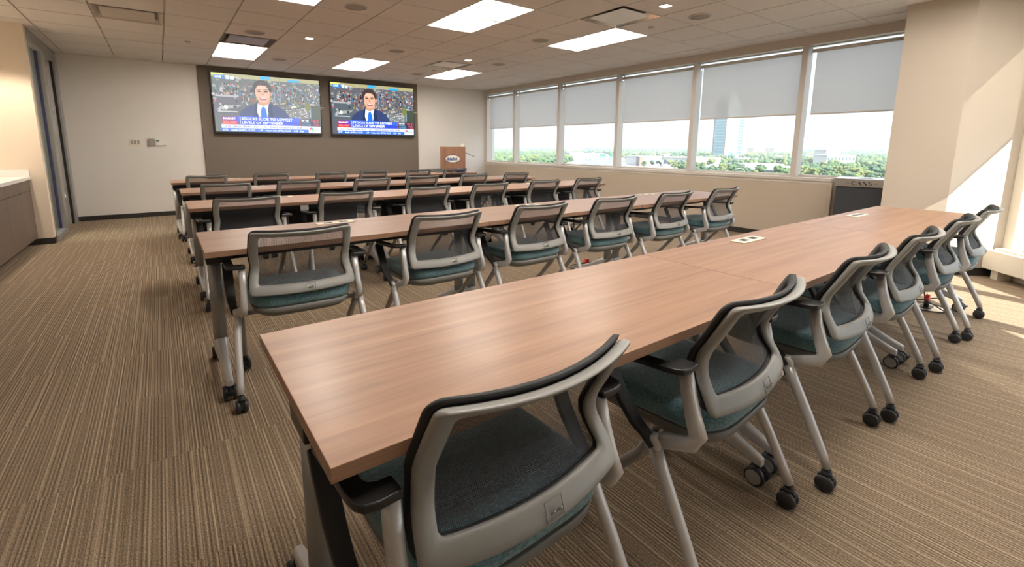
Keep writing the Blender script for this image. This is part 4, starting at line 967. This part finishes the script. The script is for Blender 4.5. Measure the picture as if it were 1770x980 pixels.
# light masts: base point and top height
for i_, (u, v, top) in enumerate([(872, 262, 40), (931, 261, 38), (938, 258, 36), (953, 266, 44), (985, 262, 42), (992, 264, 45), (1003, 265, 34), (1007, 266, 34), (1013, 266, 48), (1027, 266, 38), (1039, 270, 40), (1057, 265, 38), (1084, 263, 40), (1118, 267, 40), (1132, 273, 42), (1137, 273, 52), (1142, 273, 44), (1167, 267, 38), (1213, 270, 38), (1221, 269, 38)]):
    p = gp(u, v); dist = math.hypot(p.x, p.y); v_top = v - 20
    d = ray(u, 253 - (2 if top < 45 else 9)); hz = H + d.z * dist / math.hypot(d.x, d.y) - GZ
    w_ = dist * .00055
    q = MB(); q.cyl((0, 0, 0), (0, 0, hz), w_ * .5, 8, 0, w_ * .35); q.cyl((0, 0, hz - .8), (0, 0, hz + .6), w_ * 1.6, 10)
    o = q.build('light_mast', M['pole']); o.location = (p.x, p.y, GZ); tag(o, 'tall thin highway light mast beyond the windows', 'light pole', 'light masts along the highway')
q = MB(); p = gp(990, 268); q.box((-22, -1, 14), (22, 1, 30)); q.cyl((0, 0, 0), (0, 0, 14), 1.5, 8); o = q.build('billboard', M['bgrey']); o.location = (p.x, p.y, GZ); o.rotation_euler = (0, 0, -YAW); tag(o, 'pale billboard beyond the third window', 'billboard')
for u, v, l in ((1042, 275, 'wider'), (1059, 276, 'narrower')):
    q = MB(); p = gp(u, v); q.box((-6, -.5, 6), (6, .5, 11)); q.cyl((-5, 0, 0), (-5, 0, 6), .4, 8); q.cyl((5, 0, 0), (5, 0, 6), .4, 8); o = q.build('highway_sign', M['signgreen']); o.location = (p.x, p.y, GZ); o.rotation_euler = (0, 0, -YAW - .3); tag(o, 'teal green highway sign over the road, %s of the two' % l, 'road sign')
# trees: nearest three hundred individually, the rest as one wood
def free(x, y, r0=4):
    for cx_, cy_, rd_ in clear:
        dx, dy = x - cx_, y - cy_
        if dx * dx + dy * dy < (rd_ + r0) ** 2: return False
    return True
cand = []
for k in range(16000):
    az = math.radians(rn.uniform(33, 80)); dist = 430 + 3400 * rn.random() ** 1.7
    x, y = dist * math.sin(az), dist * math.cos(az)
    dens = .85 if math.degrees(az) < 47 or dist > 1500 or math.degrees(az) > 69 else .28
    if rn.random() > dens or not free(x, y, 6): continue
    # keep sight lines open to the near buildings
    deg = math.degrees(az)
    if dist < 690 and 52 < deg < 70: 
        if rn.random() < .75: continue
    if deg > 69 and dist < 700 and rn.random() < .35: continue
    cand.append((dist, x, y))
cand.sort()
sel = []
for c_ in cand:
    if len(sel) < 300 and c_[0] < 1100:
        if any((c_[1] - q_[1]) ** 2 + (c_[2] - q_[2]) ** 2 < 81 for q_ in sel[-120:]): continue
    sel.append(c_)
cand = sel
near = cand[:300]; rest = cand[300:]
for k, (dist, x, y) in enumerate(near):
    o = trees[k] if k < 6 else trees[k % 6].copy()
    if k >= 6: C.objects.link(o)
    s_ = rn.uniform(.6, 1.1); o.scale = (s_ * 1.05, s_ * 1.05, s_); o.location = (x, y, GZ); o.rotation_euler = (0, 0, rn.uniform(0, 6.28))
    tag(o, 'leafy green tree in the city far below the windows', 'tree', 'trees below the windows')
q = MB()
for k, (dist, x, y) in enumerate(rest):
    s_ = rn.uniform(.6, 1.15); m3 = rn.randrange(3)
    if dist < 1500:
        for j in range(4): a = rn.uniform(0, 6.28); blob(q, (x + 3.0 * s_ * math.cos(a), y + 3.0 * s_ * math.sin(a), GZ + rn.uniform(5, 9) * s_), 3.1 * s_, k * 7 + j, m3, 1, .9)
    else: blob(q, (x, y, GZ + 6 * s_), 7.5 * s_, k, m3, 1, .9)
# far treeline
for k in range(2600):
    az = math.radians(rn.uniform(33, 80)); dist = 2600 + 7000 * rn.random(); x, y = dist * math.sin(az), dist * math.cos(az)
    blob(q, (x, y, GZ + 7), 16 + dist * .002, k, 2, 1, .62)
o = q.build('distant_trees', [M['leafA'], M['leafB'], M['leafC']], fix=False); tag(o, 'green tree canopy stretching to the horizon', 'trees', kind='stuff')

hm, t, out = nt('summer_haze'); vs_ = N(t, 'VolumeScatter'); vs_.inputs['Color'].default_value = (.80, .90, 1, 1); vs_.inputs['Density'].default_value = .00022; vs_.inputs['Anisotropy'].default_value = .3
L(t, vs_.outputs[0], out.inputs[1])
q = MB(); q.box((150, -2900, GZ + .05), (14000, 15000, 130)); o = q.build('haze', hm); tag(o, 'thin pale summer haze over the city', 'haze', kind='stuff')
# ------------------------------------------------------------------ light
wd = bpy.data.worlds.new('sky'); bpy.context.scene.world = wd; wd.use_nodes = True; t = wd.node_tree; t.nodes.clear()
out = t.nodes.new('ShaderNodeOutputWorld'); bg = t.nodes.new('ShaderNodeBackground'); tc = t.nodes.new('ShaderNodeTexCoord'); sp = t.nodes.new('ShaderNodeSeparateXYZ'); rp = t.nodes.new('ShaderNodeValToRGB')
L(t, tc.outputs['Generated'], sp.inputs[0]); L(t, sp.outputs[2], rp.inputs[0])
e = rp.color_ramp.elements; e[0].position = 0.; e[0].color = (.262, .286, .305, 1); e[1].position = .55; e[1].color = (1.2, 1.3, 1.5, 1)
e_ = e.new(.17); e_.color = (.52, .575, .64, 1)
L(t, rp.outputs[0], bg.inputs[0]); bg.inputs[1].default_value = .9; L(t, bg.outputs[0], out.inputs[0])
SUN = Vector((.15, .99, 0)).normalized() * math.cos(math.radians(35.5)) + Vector((0, 0, -math.sin(math.radians(35.5))))
sl = bpy.data.lights.new('sun', 'SUN'); sl.energy = 7.; sl.color = (1, .93, .82); sl.angle = math.radians(.6); so = bpy.data.objects.new('sun', sl); C.objects.link(so); so.rotation_euler = SUN.to_track_quat('-Z', 'Y').to_euler()
ws = bpy.data.lights.new('counter_downlight', 'SPOT'); ws.energy = 42; ws.color = (1, .86, .70); ws.spot_size = math.radians(115); ws.spot_blend = .35; ws.shadow_soft_size = .06
o = bpy.data.objects.new('counter_downlight', ws); C.objects.link(o); o.location = (-1.38, 6.95, 2.545)
def portal(p, rot, sx, sy):
    l = bpy.data.lights.new('portal', 'AREA'); l.shape = 'RECTANGLE'; l.size = sx; l.size_y = sy; l.cycles.is_portal = True
    o = bpy.data.objects.new('sky_portal', l); C.objects.link(o); o.location = p; o.rotation_euler = rot
portal((XG + .1, 5.4, 1.65), (0, math.radians(90), 0), 1.65, 8.6)
pc = B + D * dlen / 2 + NO * .25
portal((pc.x, pc.y, 1.36), Vector((-NO.x, -NO.y, 0)).to_track_quat('-Z', 'Y').to_euler(), dlen, 2.2)
cl = bpy.data.lights.new('corridor_fill', 'AREA'); cl.energy = 28; cl.size = .5; cl.color = (1, .85, .7); o = bpy.data.objects.new('corridor_fill', cl); C.objects.link(o); o.location = (-2.6, 8.8, 2.5)  # unseen area light added to brighten the corridor behind the glass

sc = bpy.context.scene
sc.view_settings.view_transform = 'Standard'; sc.view_settings.look = 'None'; sc.view_settings.gamma = 1; sc.view_settings.use_curve_mapping = False
sc.view_settings.exposure = 1.56
sc.cycles.max_bounces = 10; sc.cycles.diffuse_bounces = 5; sc.cycles.transparent_max_bounces = 24; sc.cycles.sample_clamp_indirect = 6
